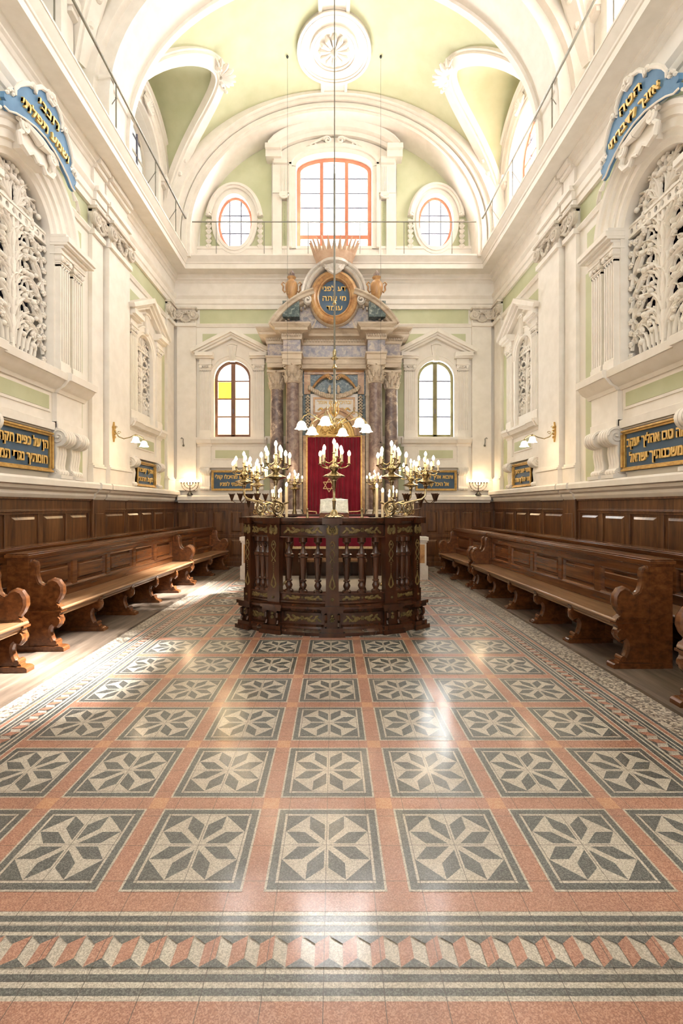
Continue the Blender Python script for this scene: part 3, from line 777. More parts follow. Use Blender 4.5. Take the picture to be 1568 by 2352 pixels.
inscription(FL, 5.51, 6.67, 2.13, 2.60, .02, ['הן על כפים חקתיך', 'חומתיך נגדי תמיד'], 'wide gilt-framed blue Hebrew inscription under the big left grille', 1, .185, (1.09, 1.06), 1.2)
inscription(FR, 5.36, 6.52, 2.13, 2.60, .02, ['מה טבו אהליך יעקב', 'משכנותיך ישראל'], 'wide gilt-framed blue Hebrew inscription under the big right grille', -1, .185, (1.09, .98), 1.2)
inscription(FL, 9.66, 10.54, 2.06, 2.48, .02, ['אזניך קשבות', 'לקול תחנוני'], 'small gilt-framed blue Hebrew inscription under the narrow left grille', 1, .14, (.80, .78), 1.4)
inscription(FR, 9.66, 10.54, 2.06, 2.48, .02, ['אשרי יושבי ביתך', 'עוד יהללוך סלה'], 'small gilt-framed blue Hebrew inscription under the narrow right grille', -1, .14, (.80, .78), 1.4)
inscription(FB, -3.14, -2.18, 2.04, 2.46, .02, ['ישמע מהיכלו קולי', 'ושועתי לפניו'], 'gilt-framed blue Hebrew inscription beneath the amber-paned back window', 1, .14, (.88, .62), 1.35)
inscription(FB, 2.18, 3.14, 2.04, 2.46, .02, ['ותבוא אליך תפלתי', 'אל היכל קדשך'], 'gilt-framed blue Hebrew inscription beneath the clear-paned back window', 1, .14, (.88, .66), 1.35)

# --- carved openwork grilles
def grille(F, uc, hw, v0, vs, label, k=1.0, seed=1):
    t = thing('openwork_grille', label, 'grille', F(uc, v0, -.06))
    rnd = random.Random(seed)
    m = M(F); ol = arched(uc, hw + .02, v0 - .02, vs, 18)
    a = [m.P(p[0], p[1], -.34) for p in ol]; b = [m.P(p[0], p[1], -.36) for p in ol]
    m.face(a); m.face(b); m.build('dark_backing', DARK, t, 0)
    m = M(F); W0, H = (-.10, .045) if k > .8 else (-.055, .024)
    def inside(p, e=.0):
        u, v = p[0] - uc, p[1]
        if v < v0 + e or abs(u) > hw - e: return False
        return v <= vs or u * u + (v - vs) ** 2 < (hw - e) ** 2
    occ = []
    def rib(pts, wd, h=H):
        if len(pts) < 3: return
        m.ribbon(pts, wd, W0, h)
    def scroll(p, ang, L, k0, k1, wd, n=16, leaf=0, curl=False):
        pts = [p]; a = ang; x, y = p; ds = L / n
        for i in range(n):
            a += (k0 + (k1 - k0) * (i / n) ** 1.5) * ds
            x += cos(a) * ds; y += sin(a) * ds
            if not inside((x, y), .012 * k): break
            pts.append((x, y))
        N = len(pts)
        if N < 4: return pts
        rib(pts, [wd * (.58 if k > .8 else .48) * (.55 + .6 * sin(pi * min(1, .15 + i / N))) * (1 - .45 * i / N) for i in range(N)], H * (.8 + .4 * rnd.random()))
        if curl and inside(pts[-1], .02 * k): m.ball((pts[-1][0], pts[-1][1], W0 + H * .7), wd * 1.25, 7, 4)
        for i in range(3, N - 1, 3):
            if leaf:
                q, q0 = pts[i], pts[i - 1]; an = math.atan2(q[1] - q0[1], q[0] - q0[0]); sd = -1 if k1 > 0 else 1
                for sg in ((sd,) if leaf == 1 else (sd, -sd)):
                    ll = L * .17 * (1 - .4 * i / N); pp = [q]; aa = an + sg * .75; xx, yy = q
                    for j in range(5):
                        aa -= sg * .16; xx += cos(aa) * ll / 5; yy += sin(aa) * ll / 5; pp.append((xx, yy))
                    if all(inside(z, .01 * k) for z in pp): rib(pp, [wd * .28, wd * .42, wd * .48, wd * .38, wd * .2, .003], H * .75)
        return pts
    vb = vs - .02 * k; Ht = vb - v0
    # frame lines and the pierced band
    m.box((uc - hw, vb, W0), (uc + hw, vb + .03 * k, W0 + H * 1.1)); m.box((uc - hw, vb + .15 * k, W0), (uc + hw, vb + .18 * k, W0 + H * 1.1))
    nb = int(2 * hw / (.115 * k)); pb = 2 * hw / nb
    for i in range(nb):
        c = uc - hw + (i + .5) * pb
        rr = [[(c + pb * .27 * cos(a), vb + .09 * k + .042 * k * sin(a), W0 + H * .8) for a in [2 * pi * q / 12 for q in range(12)]], [(c + max(-pb / 2, min(pb / 2, pb * .9 * cos(a))), vb + .09 * k + max(-.06 * k, min(.06 * k, .1 * k * sin(a))), W0 + H * .8) for a in [2 * pi * q / 12 for q in range(12)]]]
        m.strip(rr, True); m.strip([rr[0], [(p[0], p[1], W0) for p in rr[0]]], True)
    # mirrored scrollwork
    def mir(fn):
        for s in (-1, 1):
            fn(s)
    def S(s, du, v, ang, L, k0, k1, wd, **kw):
        a = ang if s > 0 else pi - ang
        return scroll((uc + s * du, v), a, L, s * k0, s * k1, wd, **kw)
    q = k
    # basket of looped straps at the foot
    for s in (-1, 1):
        for j in range(5):
            du = (.03 + j * .085) * q
            S(s, du, v0 + .10 * q, pi / 2 + .1, .60 * q, -2.2 / q * (.5 + j * .28), -5.0 / q, .026 * q, leaf=0, n=14)
            S(s, du + .05 * q, v0 + .02, pi / 2 - .3, .30 * q, 1.5 / q, 4 / q, .022 * q, leaf=1, n=10)
    # central stem
    m.ribbon([(uc, v0 + Ht * i / 14) for i in range(15)], [(.030 + .018 * (i % 3 == 0)) * q for i in range(15)], W0, H * 1.2)
    # tall plume
    nt = int(round(Ht / ((.36 if k > .8 else .44) * q)))
    for tt in range(nt):
        v = v0 + Ht * (.10 + .86 * tt / nt)
        L = (1.35 + .25 * (tt % 2)) * hw
        for s in (-1, 1):
            S(s, .01, v, R(80), L * 1.15, -1.4 / hw * .8, -7.5 / hw * .8, .040 * q, leaf=2, n=20, curl=True)
            S(s, .02, v + .06 * q, R(62), L * 1.0, .9 / hw, 6.5 / hw, .034 * q, leaf=2, n=18, curl=True)
            S(s, .02, v + .14 * q, R(76), L * .62, -1.2 / hw, -2.5 / hw, .032 * q, leaf=1, n=12)
            S(s, hw * .93, v - .02 * q, R(100), L * .8, 1.0 / hw, 6.0 / hw, .032 * q, leaf=2, n=16, curl=True)
            if k > .8: S(s, hw * .9, v + .12 * q, R(170), L * .5, -1.5 / hw, -7.0 / hw, .028 * q, leaf=1, n=12, curl=True)
    # flowers climbing beside the frame
    for s in (-1, 1):
        nf = int(Ht / (.15 * q))
        for j in range(nf):
            c = (uc + s * (hw - .06 * q), v0 + Ht * (j + .5) / nf)
            for z in range(5):
                a = 2 * pi * z / 5 + j; m.ball((c[0] + .027 * q * cos(a), c[1] + .027 * q * sin(a), W0 + H * .9), .022 * q, 6, 4)
            m.ball((c[0], c[1], W0 + H * 1.15), .017 * q, 6, 4)
    for j in range(int(6 + 5 * hw)):
        u = rnd.uniform(.1, .85) * hw; v = rnd.uniform(v0 + .3 * q, vb - .1)
        for s in (-1, 1):
            for z in range(5):
                a = 2 * pi * z / 5 + j; m.ball((uc + s * u + .030 * q * cos(a), v + .030 * q * sin(a), W0 + H), .022 * q, 6, 4)
            m.ball((uc + s * u, v, W0 + H * 1.25), .022 * q, 6, 4)
    # the half-round head
    vh = vb + .18 * q; Rr = hw - .02
    for s in (-1, 1):
        for j, (a, kk, L) in enumerate(((88, -2, .9), (66, -2.6, .95), (44, 2.6, .9), (25, 3.2, .8), (12, -3.2, .75), (78, 2.5, .55), (55, 3.4, .6), (35, -3.5, .6))):
            S(s, .05 * q, vh + .01, R(a), L * Rr, kk * .3 / Rr, kk * 2.2 / Rr, .034 * q, leaf=2, n=16, curl=True)
        for j in range(4):
            a = R(18 + 21 * j); S(s, Rr * .88 * cos(a), vh + Rr * .80 * sin(a), a + R(150), .5 * Rr, 2 / Rr, 8 / Rr, .026 * q, leaf=1, n=12, curl=True)
            S(s, Rr * .5 * cos(a), vh + Rr * .5 * sin(a), a - R(60), .4 * Rr, -2 / Rr, -9 / Rr, .026 * q, leaf=1, n=12, curl=True)
    # thin rim
    n = len(ol); rm = [(uc + (p[0] - uc) * .975, v0 + (p[1] - v0) * .99) for p in ol]
    m.strip([[(p[0], p[1], W0) for p in ol], [(p[0], p[1], W0 + H * .8) for p in ol], [(p[0], p[1], W0 + H * .8) for p in rm], [(p[0], p[1], W0) for p in rm]], True)
    o = m.build('carved_screen', STUCCO, t, 50)
    return t
for F, side in ((FL, 'left'), (FR, 'right')):
    grille(F, 6.12 if side == 'left' else 5.97, .68, 3.66, 5.47, 'large arched cream openwork grille of scrolling acanthus on the %s wall' % side, 1.0, 3)
    grille(F, 10.1, .42, 3.62, 5.0, 'narrow arched cream openwork grille on the far %s wall' % side, .72, 5)

# --- the large arched surrounds on the side walls
def big_surround(F, side, uc):
    t = thing('gallery_surround', 'large cream arched surround with paired fluted pilasters on the %s wall' % side, 'window surround', F(uc, 1.985, .02), 'large arched surrounds')
    for s in (-1, 1):
        for d0, d1 in ((.70, .94), (1.07, 1.33)):
            a, b = sorted((uc + s * d0, uc + s * d1)); flutedpil(F, a, b, 3.56, 5.36, .14 if d0 < 1 else .11, 4, t)
    for s in (-1, 1):
        m = M(F); a, b = sorted((uc + s * .68, uc + s * 1.36)); m.box((a, 5.36, 0), (b, 5.42, .16)); m.box((a, 5.42, 0), (b, 5.46, .20))
        a, b = sorted((uc + s * .66, uc + s * 1.44)); m.box((a, 5.46, 0), (b, 5.50, .26)); m.box((a, 5.50, 0), (b, 5.58, .29)); m.box((a, 5.58, 0), (b, 5.62, .25))
        m.build('impost_cornice', STUCCO, t, 25, .005)
    m = M(F); archi(m, uc, 5.47, .68, 1.10, -.05, .15, 1.0, 32, steps=[(.672, -.1), (.672, .02), (.72, .04), (.74, .08), (.82, .085), (.83, .12), (.92, .13), (.94, .17), (1.01, .18), (1.03, .22), (1.08, .23), (1.10, .20), (1.10, 0)])
    for s in (-1, 1):
        a, b = sorted((uc + s * .672, uc + s * .74)); m.box((a, 3.64, -.09), (b, 5.47, .06))
    m.build('archivolt', STUCCO, t, 30)
    m = M(F)  # scrolled keystone bracket
    m.prism([(uc - .22, 6.20), (uc + .22, 6.20), (uc + .32, 6.46), (uc - .32, 6.46)], .05, .22)
    for s in (-1, 1):
        pts = [(uc + s * (.30 + .10 * (1 - j / 20) * cos(j * .55)), 6.43 + .10 * (1 - j / 20) * sin(j * .55), .27) for j in range(18)]; m.tube(pts, .032, 6)
        m.ball((uc + s * .30, 6.43, .28), .035, 7, 4)
        m.tube([(uc + s * .30, 6.36, .26), (uc + s * .36, 6.29, .25), (uc + s * .30, 6.20, .24), (uc + s * .18, 6.17, .24), (uc + s * .10, 6.23, .25), (uc, 6.18, .25)], [.03, .035, .04, .04, .03, .03], 6)
        m.tube([(uc + s * .30, 6.50, .26), (uc + s * .2, 6.48, .27), (uc + s * .08, 6.46, .28), (uc, 6.45, .28)], [.05, .045, .06, .07], 8)
    m.build('keystone', STUCCO, t, 40)
    m = M(F); pf = [(3.26, 0), (3.26, .07), (3.31, .10), (3.35, .17), (3.44, .24), (3.44, .27), (3.54, .28), (3.56, .25), (3.57, 0)]
    m.prism(pf, uc - .70, uc + .70, 0)
    for s in (-1, 1):
        a, b = sorted((uc + s * .66, uc + s * 1.40)); m.prism([(v, w + .06 * (w > 0)) for v, w in pf], a, b, 0)
    m.build('sill', STUCCO, t, 25)
    m = M(F); m.box((uc - .70, 2.68, 0), (uc + .70, 3.27, .04))
    m.box((uc - .60, 2.96, .04), (uc + .60, 3.24, .055)); m.box((uc - .56, 3.0, .04), (uc + .56, 3.20, .060), 1); m.box((uc - .70, 2.70, 0), (uc + .70, 2.82, .09))
    for s in (-1, 1):
        a, b = sorted((uc + s * .66, uc + s * 1.34)); m.box((a, 2.74, 0), (b, 3.27, .11)); m.box((a, 2.72, 0), (b, 2.84, .13))
    m.build('apron_panel', [STUCCO, GREEN], t, 25, .004)
    for s in (-1, 1):
        for d0, d1 in ((.64, .90), (1.02, 1.28)):
            a, b = sorted((uc + s * d0, uc + s * d1)); console(F, a, b, 2.03, 2.73, .27, t)
            m = M(F); m.box((a - .02, 1.985, 0), (b + .02, 2.04, .2)); m.build('console_foot', STUCCO, t, 0)
big_surround(FL, 'left', 6.12); big_surround(FR, 'right', 5.97)
def cartouche(F, side, lines, s, fit, uc):
    t = thing('cartouche', 'scrolled blue cartouche with raised Hebrew letters above the big %s grille' % side, 'cartouche', F(uc, 6.5, .25))
    half = [(0, 6.56), (.2, 6.54), (.4, 6.48), (.55, 6.42), (.66, 6.35), (.74, 6.34), (.76, 6.39), (.71, 6.425), (.75, 6.44), (.76, 6.50), (.70, 6.53), (.63, 6.54), (.58, 6.59), (.60, 6.65), (.55, 6.75), (.48, 6.83), (.40, 6.90), (.34, 6.92), (.31, 6.87), (.28, 6.89), (.28, 6.97), (.20, 7.05), (.10, 7.09), (.04, 7.03), (0, 7.04)]
    pts = [(uc + u, v) for u, v in half] + [(uc - u, v) for u, v in reversed(half[1:-1])]
    def lean(F): return lambda u, v, w: F(u, v, w + (v - 6.0) * .12)
    G = lean(F)
    m = M(G); m.prism(pts, .20, .25); m.build('blue_field', SKYB, t, 25)
    m = M(G)
    for sg in (-1, 1):
        edge = [(uc + sg * u, v) for u, v in half[12:18]]; m.tube([(u + sg * .01, v + .01, .26) for u, v in edge], [.012, .02, .026, .03, .03, .03], 7)
        e2 = [(uc + sg * u, v) for u, v in half[19:]]; m.tube([(u, v + .012, .26) for u, v in e2], [.02, .028, .03, .03, .03, .03], 7)
        m.tube([(uc + sg * (.34 + .04 * cos(j * .6) * (1 - j / 14)), 6.93 + .045 * sin(j * .6) * (1 - j / 14), .27 + .002 * j) for j in range(12)], .018, 6)
        m.tube([(uc + sg * (.05 + .045 * cos(j * .6) * (1 - j / 14)), 7.09 + .05 * sin(j * .6) * (1 - j / 14), .27 + .002 * j) for j in range(12)], .02, 6)
        m.tube([(uc + sg * u, v, .255) for u, v in half[:6]], .012, 6)
        for j in range(5): m.ball((uc + sg * (.64 + .022 * j), 6.57 + .035 * j - .012 * j * j, .26), .024, 7, 4)
        m.tube([(uc + sg * .74, 6.33, .22), (uc + sg * .82, 6.27, .22), (uc + sg * .88, 6.29, .21), (uc + sg * .96, 6.20, .2), (uc + sg * 1.04, 6.18, .19)], [.016, .035, .022, .032, .006], 6)
    m.ball((uc, 7.12, .27), .05, 9, 6)
    m.build('scrolled_rim', STUCCO, t, 40)
    m2 = text_into(t, 'lettering', G, uc, 6.87, .25, [lines[0]], .155, GOLDL, .03, 1.2, s, fit[0], .02)
    # second line follows the arch below
    def H(u, v, w): return G(u, v - .16 * ((u - uc) ** 2), w)
    text_into(t, 'lettering', H, uc, 6.665, .25, [lines[1]], .145, GOLDL, .03, 1.2, s, fit[1], .02)
cartouche(FL, 'left', ['חנני', 'ושמע תפלתי'], 1, (.42, .98), 6.18); cartouche(FR, 'right', ['הטה', 'אזנך לדברתי'], -1, (.40, .98), 5.95)

# --- clerestory surrounds (side) and the aedicula around the central window
for F, side in ((FL, 'left'), (FR, 'right')):
    for i, yc in enumerate(BAYS[:2]):
        t = thing('window_surround', 'cream shell-crowned surround of the %s clerestory window on the %s wall' % ('far' if i == 0 else 'near', side), 'window surround', F(yc, 8.0, .02), 'clerestory surrounds')
        m = M(F)
        archi(m, yc, 9.50, .82, 1.22, 0, .16, .84, 24)
        for s in (-1, 1):
            a, b = sorted((yc + s * .82, yc + s * .98)); m.box((a, 7.9, 0), (b, 9.5, .09))
            a, b = sorted((yc + s * 1.0, yc + s * 1.2)); m.box((a, 7.9, 0), (b, 9.3, .06)); m.box((a - .03, 9.35, 0), (b + .03, 9.5, .22)); m.box((a, 9.28, 0), (b, 9.36, .15))
        m.box((yc - .98, 7.9, 0), (yc + .98, 8.25, .06)); m.build('archivolt', STUCCO, t, 30)
        archi_m = M(F); archi(archi_m, yc, 9.5, 1.18, 1.36, 0, .22, .86, 24, R(8), R(172)); archi_m.build('hood_moulding', STUCCO, t, 30)
        m = M(F); c = (yc, 10.36)
        for j in range(9):
            a = pi * (j + .0) / 8; m.tube([(c[0], c[1] - .10, .17), (c[0] + .12 * cos(a), c[1] - .06 + .12 * sin(a), .22), (c[0] + .2 * cos(a), c[1] - .04 + .2 * sin(a), .18)], [.015, .04, .03], 6)
        for s in (-1, 1): m.tube([(c[0], c[1] - .1, .18), (c[0] + s * .15, c[1] - .13, .2), (c[0] + s * .24, c[1] - .04, .19)], [.03, .035, .02], 6)
        m.build('shell_keystone', STUCCO, t, 40)
    m = M(F); g = []
    for yc in BAYS[:2]:
        for s in (-1, 1):
            a, b = sorted((yc + s * 1.24, yc + s * 1.42)); m.box((a, 7.9, 0), (b, 9.3, .01))
    trim(m, GREEN, 0)
t = thing('window_surround', 'large cream aedicula with curved hood around the central back window', 'window surround', (0, YW, 7.9))
m = M(FB)
# jambs and inner architrave
for s in (-1, 1):
    def bx(a, b, v0, v1, w): x0, x1 = sorted((s * a, s * b)); m.box((x0, v0, 0), (x1, v1, w))
    bx(.985, 1.10, 8.3, 10.42, .12); bx(1.10, 1.17, 8.3, 10.50, .16); bx(1.17, 1.23, 7.9, 10.6, .09); bx(1.36, 1.60, 7.9, 10.45, .10)
    bx(1.17, 1.60, 9.72, 10.6, .13); bx(1.20, 1.56, 10.45, 10.62, .20)
    bx(1.20, 1.42, 9.60, 9.72, .19)
    for k in (-1, 0, 1): m.tube([(s * (1.31 + k * .05), 9.75, .135), (s * (1.31 + k * .05), 10.4, .135)], .016, 6)
    m.tube([(s * (1.31 + .11 * cos(a)), 9.66 + .09 * sin(a), .17) for a in [pi + pi * j / 8 for j in range(9)]], .03, 6)
    m.box((min(s * 1.24, s * 1.36), 7.9, 0), (max(s * 1.24, s * 1.36), 9.58, .03))
m.build('jamb', STUCCO, t, 25, .004)
m = M(FB); rows = []
for i in range(25):
    a = pi * i / 24; x = cos(a)
    rows.append([(.985 * x, 10.42 + .36 * sin(a), 0), (.985 * x, 10.42 + .36 * sin(a), .12), (1.10 * x, 10.44 + .46 * sin(a), .12), (1.11 * x, 10.44 + .47 * sin(a), .16), (1.18 * x, 10.46 + .54 * sin(a), .16), (1.18 * x, 10.46 + .54 * sin(a), 0)])
m.strip(rows, True, cap=True)
rows = []
for i in range(21):
    a = pi * i / 20; rows.append([(1.0 * cos(a), 10.42 + .37 * sin(a), 0), (1.0 * cos(a), 10.42 + .37 * sin(a), .08), (1.6 * cos(a), 10.45 + .74 * sin(a), .08), (1.6 * cos(a), 10.45 + .74 * sin(a), 0)])
m.strip(rows, True, cap=True)
m.build('archivolt', STUCCO, t, 30)
m = M(FB); rows = []
for i in range(25):
    u = -1.68 + 3.36 * i / 24; z = 10.66 + .60 * (1 - (u / 1.68) ** 2) ** .75
    rows.append([(u, z - .05, 0), (u, z - .05, .16), (u, z + .03, .20), (u, z + .06, .30), (u, z + .14, .34), (u, z + .17, .38), (u, z + .21, .38), (u, z + .22, 0)])
m.strip(rows, True, cap=True)
for s in (-1, 1): x0, x1 = sorted((s * 1.36, s * 1.76)); m.box((x0, 10.56, 0), (x1, 10.72, .27)); m.box((x0 - .0, 10.72, 0), (x1, 10.84, .36))
m.build('curved_hood', STUCCO, t, 30)
m = M(FB)
for s in (-1, 1):
    m.tube([(s * (.17 + .10 * (1 - j / 20) * cos(j * .55)), 11.06 + .10 * (1 - j / 20) * sin(j * .55), .16) for j in range(18)], .028, 6)
    m.tube([(s * .2, 11.17, .13), (s * .45, 11.06, .13), (s * .62, 10.98, .12), (s * .72, 10.94, .1)], [.03, .03, .03, .01], 6)
    for j in range(5): m.ball((s * (.12 + .12 * j), 10.95 + .02 * (j % 2), .12), .045, 7, 4)
m.build('scroll_ornament', STUCCO, t, 40)
m = M(FB)
for s in (-1, 1): m.box((min(s * 1.235, s * 1.355), 7.9, .03), (max(s * 1.235, s * 1.355), 9.56, .036)); [m.ball((s * 1.30, 8.0 + .045 * j, .045), .012, 5, 3) for j in range(34)]
trim(m, GREEN, 0)
for s, c in ((-1, -2.60), (1, 2.66)):
    t = thing('oval_window_surround', 'cream moulded surround with husk garlands around the oval window %s of centre' % ('left' if s < 0 else 'right'), 'window surround', (c, YW, 8.1), 'oval window surrounds')
    m = M(FB)
    def ov(r0, r1, w0, w1, a0, a1, n=32):
        rows = []
        for i in range(n + 1):
            a = a0 + (a1 - a0) * i / n; rows.append([(c + r * cos(a), 9.02 + (r * .70 / .455 if r < .5 else r + .245) * sin(a), w) for r, w in ((r0, w0), (r0, w1), (r1, w1), (r1, w0))])
        m.strip(rows, True, cap=True)
    ov(.455, .53, 0, .10, 0, 2 * pi); ov(.53, .60, 0, .07, 0, 2 * pi); ov(.60, .66, 0, .12, R(8), R(172)); ov(.66, .70, 0, .16, R(8), R(172)); ov(.70, .75, 0, .11, R(8), R(172))
    m.build('oval_moulding', STUCCO, t, 30)
    m = M(FB)
    for q in (-1, 1):
        m.tube([(c + q * (.66 - .06 * (1 - j / 14) * cos(j * .6)), 9.18 + .06 * (1 - j / 14) * sin(j * .6), .12) for j in range(12)], .025, 6)
        for j in range(6):
            z = 9.02 - .13 * j; r = .05 + .012 * (j % 3)
            for k in (-1, 0, 1): m.tube([(c + q * .67 + k * .035, z + .05, .06), (c + q * .67 + k * .05, z, .09), (c + q * .67 + k * .02, z - .07, .06)], [.012, .033, .008], 6)
    m.build('husk_garland', STUCCO, t, 40)
green_t = M(FB)
def tymp(s):
    pts = []
    for i in range(15):
        x = 1.66 + (3.50 - 1.66) * i / 14; pts.append((s * x, ZS + 3.10 * sqrt(max(0, 1 - (x / 3.62) ** 2)) - .02))
    return [(s * 1.64, 8.40), ] + [(s * 1.64, pts[0][1])] + pts + [(s * 3.52, 8.40)]
for s, c in ((-1, -2.60), (1, 2.66)):
    pts = tymp(s)
    # leave the oval open: tessellate with a hole
    hole = [(c + .47 * cos(2 * pi * i / 28), 9.02 + .72 * sin(2 * pi * i / 28)) for i in range(28)]
    polys = [[Vector((p[0], p[1], 0)) for p in q] for q in (pts, hole)]; flat = [p for q in polys for p in q]
    ids = [green_t.P(p.x, p.y, .008) for p in flat]
    for tt in tessellate_polygon(polys): green_t.face([ids[i] for i in tt])
trim(green_t, GREEN, 0)
# --- safety rail along the cornice
t = thing('safety_railing', 'thin grey steel safety railing along the top of the cornice', 'railing', (0, 11.4, 7.89))
zr = 8.70; xr = XW - .55; yb = YW - .55
m = M(); m.tube([(-xr, YR + .6, zr), (-xr, yb, zr)], .022, 8); m.tube([(-xr, yb, zr), (xr, yb, zr)], .014, 8); m.tube([(xr, yb, zr), (xr, YR + .6, zr)], .022, 8); m.build('handrail', STEEL, t)
k = 0
for y in (-1.9, .2, 2.3, 4.4, 6.0, 7.7, 9.4, 10.6, yb):
    for s in (-1, 1):
        m = M(); m.tube([(s * xr, y, 7.89), (s * xr, y, zr)], .012, 6); m.tube([(s * xr, y, 8.45), (s * (xr + .38), y, 7.89)], .007, 5); m.ball((s * xr, y, 8.45), .02, 6, 4); m.build('post', STEEL, t)
for x in (-2.95, -1.75, -.65, .65, 1.75, 2.95): m = M(); m.tube([(x, yb, 7.89), (x, yb, zr)], .009, 6); m.build('post', STEEL, t)
# ================================================================== THE ARK
YA = 11.62          # recessed centre plane of the ark
ark = thing('torah_ark', 'tall marble ark with twin columns, broken curved pediment and oval inscription against the back wall', 'ark', (0, 11.4, 0))
m = M()
for k, (hx, y0, z1) in enumerate(((1.78, 10.35, .18), (1.72, 10.6, .36), (1.66, 10.8, .54), (1.62, 10.98, .72))): m.box((-hx, y0, 0), (hx, 12, z1))
m.build('step', WHTM, ark, 0, .006)
for s in (-1, 1):
    m = M(); x0, x1 = sorted((s * .78, s * 1.27)); m.box((x0, 10.98, .72), (x1, 12, 1.30)); m.box((x0 - .03, 10.95, 1.24), (x1 + .03, 12, 1.32))
    x0, x1 = sorted((s * 1.22, s * 1.68)); m.box((x0, 11.28, .72), (x1, 12, 1.30)); m.box((x0 - .03, 11.25, 1.22), (x1 + .03, 12, 1.30)); m.build('pedestal', TRAV, ark, 0, .005)
def corinth(m, c, z0, z1, r):
    h = z1 - z0
    m.lathe([(r * .95, z0 - .03), (r * 1.08, z0 - .02), (r * 1.08, z0 + .0), (r * .92, z0 + .01), (r * .95, z0 + h * .5), (r * 1.2, z0 + h * .86)], (c[0], c[1], 0), 20)
    q = r * 1.42
    m.prism([(c[0] - q, c[1] - q), (c[0] - q * .3, c[1] - q * .82), (c[0] + q * .3, c[1] - q * .82), (c[0] + q, c[1] - q), (c[0] + q * .82, c[1]), (c[0] + q, c[1] + q), (c[0] - q, c[1] + q), (c[0] - q * .82, c[1])], z1 - h * .14, z1, 2)
    for tier, (zt, n, hh) in enumerate(((z0 + h * .02, 8, .36), (z0 + h * .26, 8, .38))):
        for i in range(n):
            a = 2 * pi * (i + .5 * tier) / n; ca, sa = cos(a), sin(a)
            P = []
            for (rr, zz) in ((r * .98, 0), (r * 1.05, h * hh * .6), (r * 1.2, h * hh * .95), (r * 1.38, h * hh), (r * 1.36, h * hh * .82)): P.append((c[0] + rr * ca, c[1] + rr * sa, zt + zz))
            m.tube(P, [r * .22, r * .26, r * .20, r * .14, r * .05], 6)
            for sd in (-1, 1): m.ball((c[0] + r * 1.12 * cos(a + sd * .22), c[1] + r * 1.12 * sin(a + sd * .22), zt + h * hh * .55), r * .12, 5, 4)
    for sx in (-1, 1):
        for sy in (-1, 1):
            cc = Vector((c[0] + sx * r * 1.12, c[1] + sy * r * 1.12, z1 - h * .28))
            m.tube([tuple(cc + Vector((sx * .7 * r * .32 * (1 - j / 14) * cos(j * .6), sy * .7 * r * .32 * (1 - j / 14) * cos(j * .6), r * .32 * (1 - j / 14) * sin(j * .6)))) for j in range(12)], r * .085, 5)
    m.ball((c[0], c[1] - r * 1.2, z1 - h * .08), r * .16, 7, 4)
def column(x, y, z0, z1, zc, r, mat, lab):
    m = M(); m.lathe([(r * 1.35, z0), (r * 1.35, z0 + .05), (r * 1.3, z0 + .08), (r * 1.12, z0 + .11), (r * 1.22, z0 + .15), (r * 1.05, z0 + .18)], (x, y, 0), 24); m.build('column_base', WHTM, ark, 40)
    m = M(); m.lathe([(r, z0 + .17), (r, z0 + .9), (r * .97, z0 + 1.8), (r * .88, z1 - .02), (r * .93, z1)], (x, y, 0), 32); o = m.build('column_shaft', mat, ark, 50); o['label'] = lab
    m = M(); corinth(m, (x, y), z1, zc, r * .90); m.build('column_capital', TRAV, ark, 40)
for s in (-1, 1):
    column(s * 1.02, 11.2, 1.32, 4.60, 5.05, .175, PORPH, 'grey and red polished marble shaft')
    column(s * 1.44, 11.5, 1.30, 4.52, 4.95, .175, BREC, 'violet and cream veined marble shaft')
# entablature: stacked mouldings that break forward over the columns
def stack(m, plan, prof, k=None):
    """plan(d) -> outline polygon (x,y) for an outset d; prof: (d,z)."""
    rows = [[(x, y, z) for x, y in plan(d)] for d, z in prof]; m.strip(rows, True, k, False); 
    for r in (rows[0], rows[-1]):
        ids = [m.P(*p) for p in r]
        for t in tessellate_polygon([[Vector((p[0], p[1], 0)) for p in r]]): m.face([ids[i] for i in t], k)
def plan(d):
    L = [(-1.66 - d, 11.99), (-1.66 - d, 11.32 - d), (-1.24 - d * 1, 11.32 - d), (-1.24 - d, 11.02 - d), (-.80 + d, 11.02 - d), (-.80 + d, 11.42 - d), (.80 - d, 11.42 - d), (.80 - d, 11.02 - d), (1.24 + d, 11.02 - d), (1.24 + d, 11.32 - d), (1.66 + d, 11.32 - d), (1.66 + d, 11.99)]
    return L
m = M(); stack(m, plan, [(0, 5.02), (0, 5.12), (.015, 5.13), (.015, 5.24), (.04, 5.27), (.04, 5.30), (0, 5.31)]); m.build('architrave', TRAV, ark, 20)
m = M(); stack(m, plan, [(-.01, 5.30), (-.01, 5.60)]); m.build('frieze', BREG, ark, 20)
m = M(); stack(m, plan, [(0, 5.595), (.02, 5.60), (.03, 5.65), (.03, 5.66), (.03, 5.72), (.06, 5.74), (.10, 5.76), (.17, 5.77), (.17, 5.83), (.20, 5.85), (.24, 5.90), (.25, 5.93), (0, 5.94)]); m.build('cornice', TRAV, ark, 20)
m = M()
def dent(x0, x1, y, n):
    for i in range(n): a = x0 + (x1 - x0) * (i + .2) / n; m.box((a, y - .035, 5.665), (a + (x1 - x0) / n * .6, y + .02, 5.72))
dent(-.76, .76, 11.39, 22)
for s in (-1, 1):
    a, b = sorted((s * .80, s * 1.26)); dent(a, b, 10.99, 8); a, b = sorted((s * 1.28, s * 1.68)); dent(a, b, 11.29, 7)
m.build('dentil_band', TRAV, ark, 0)
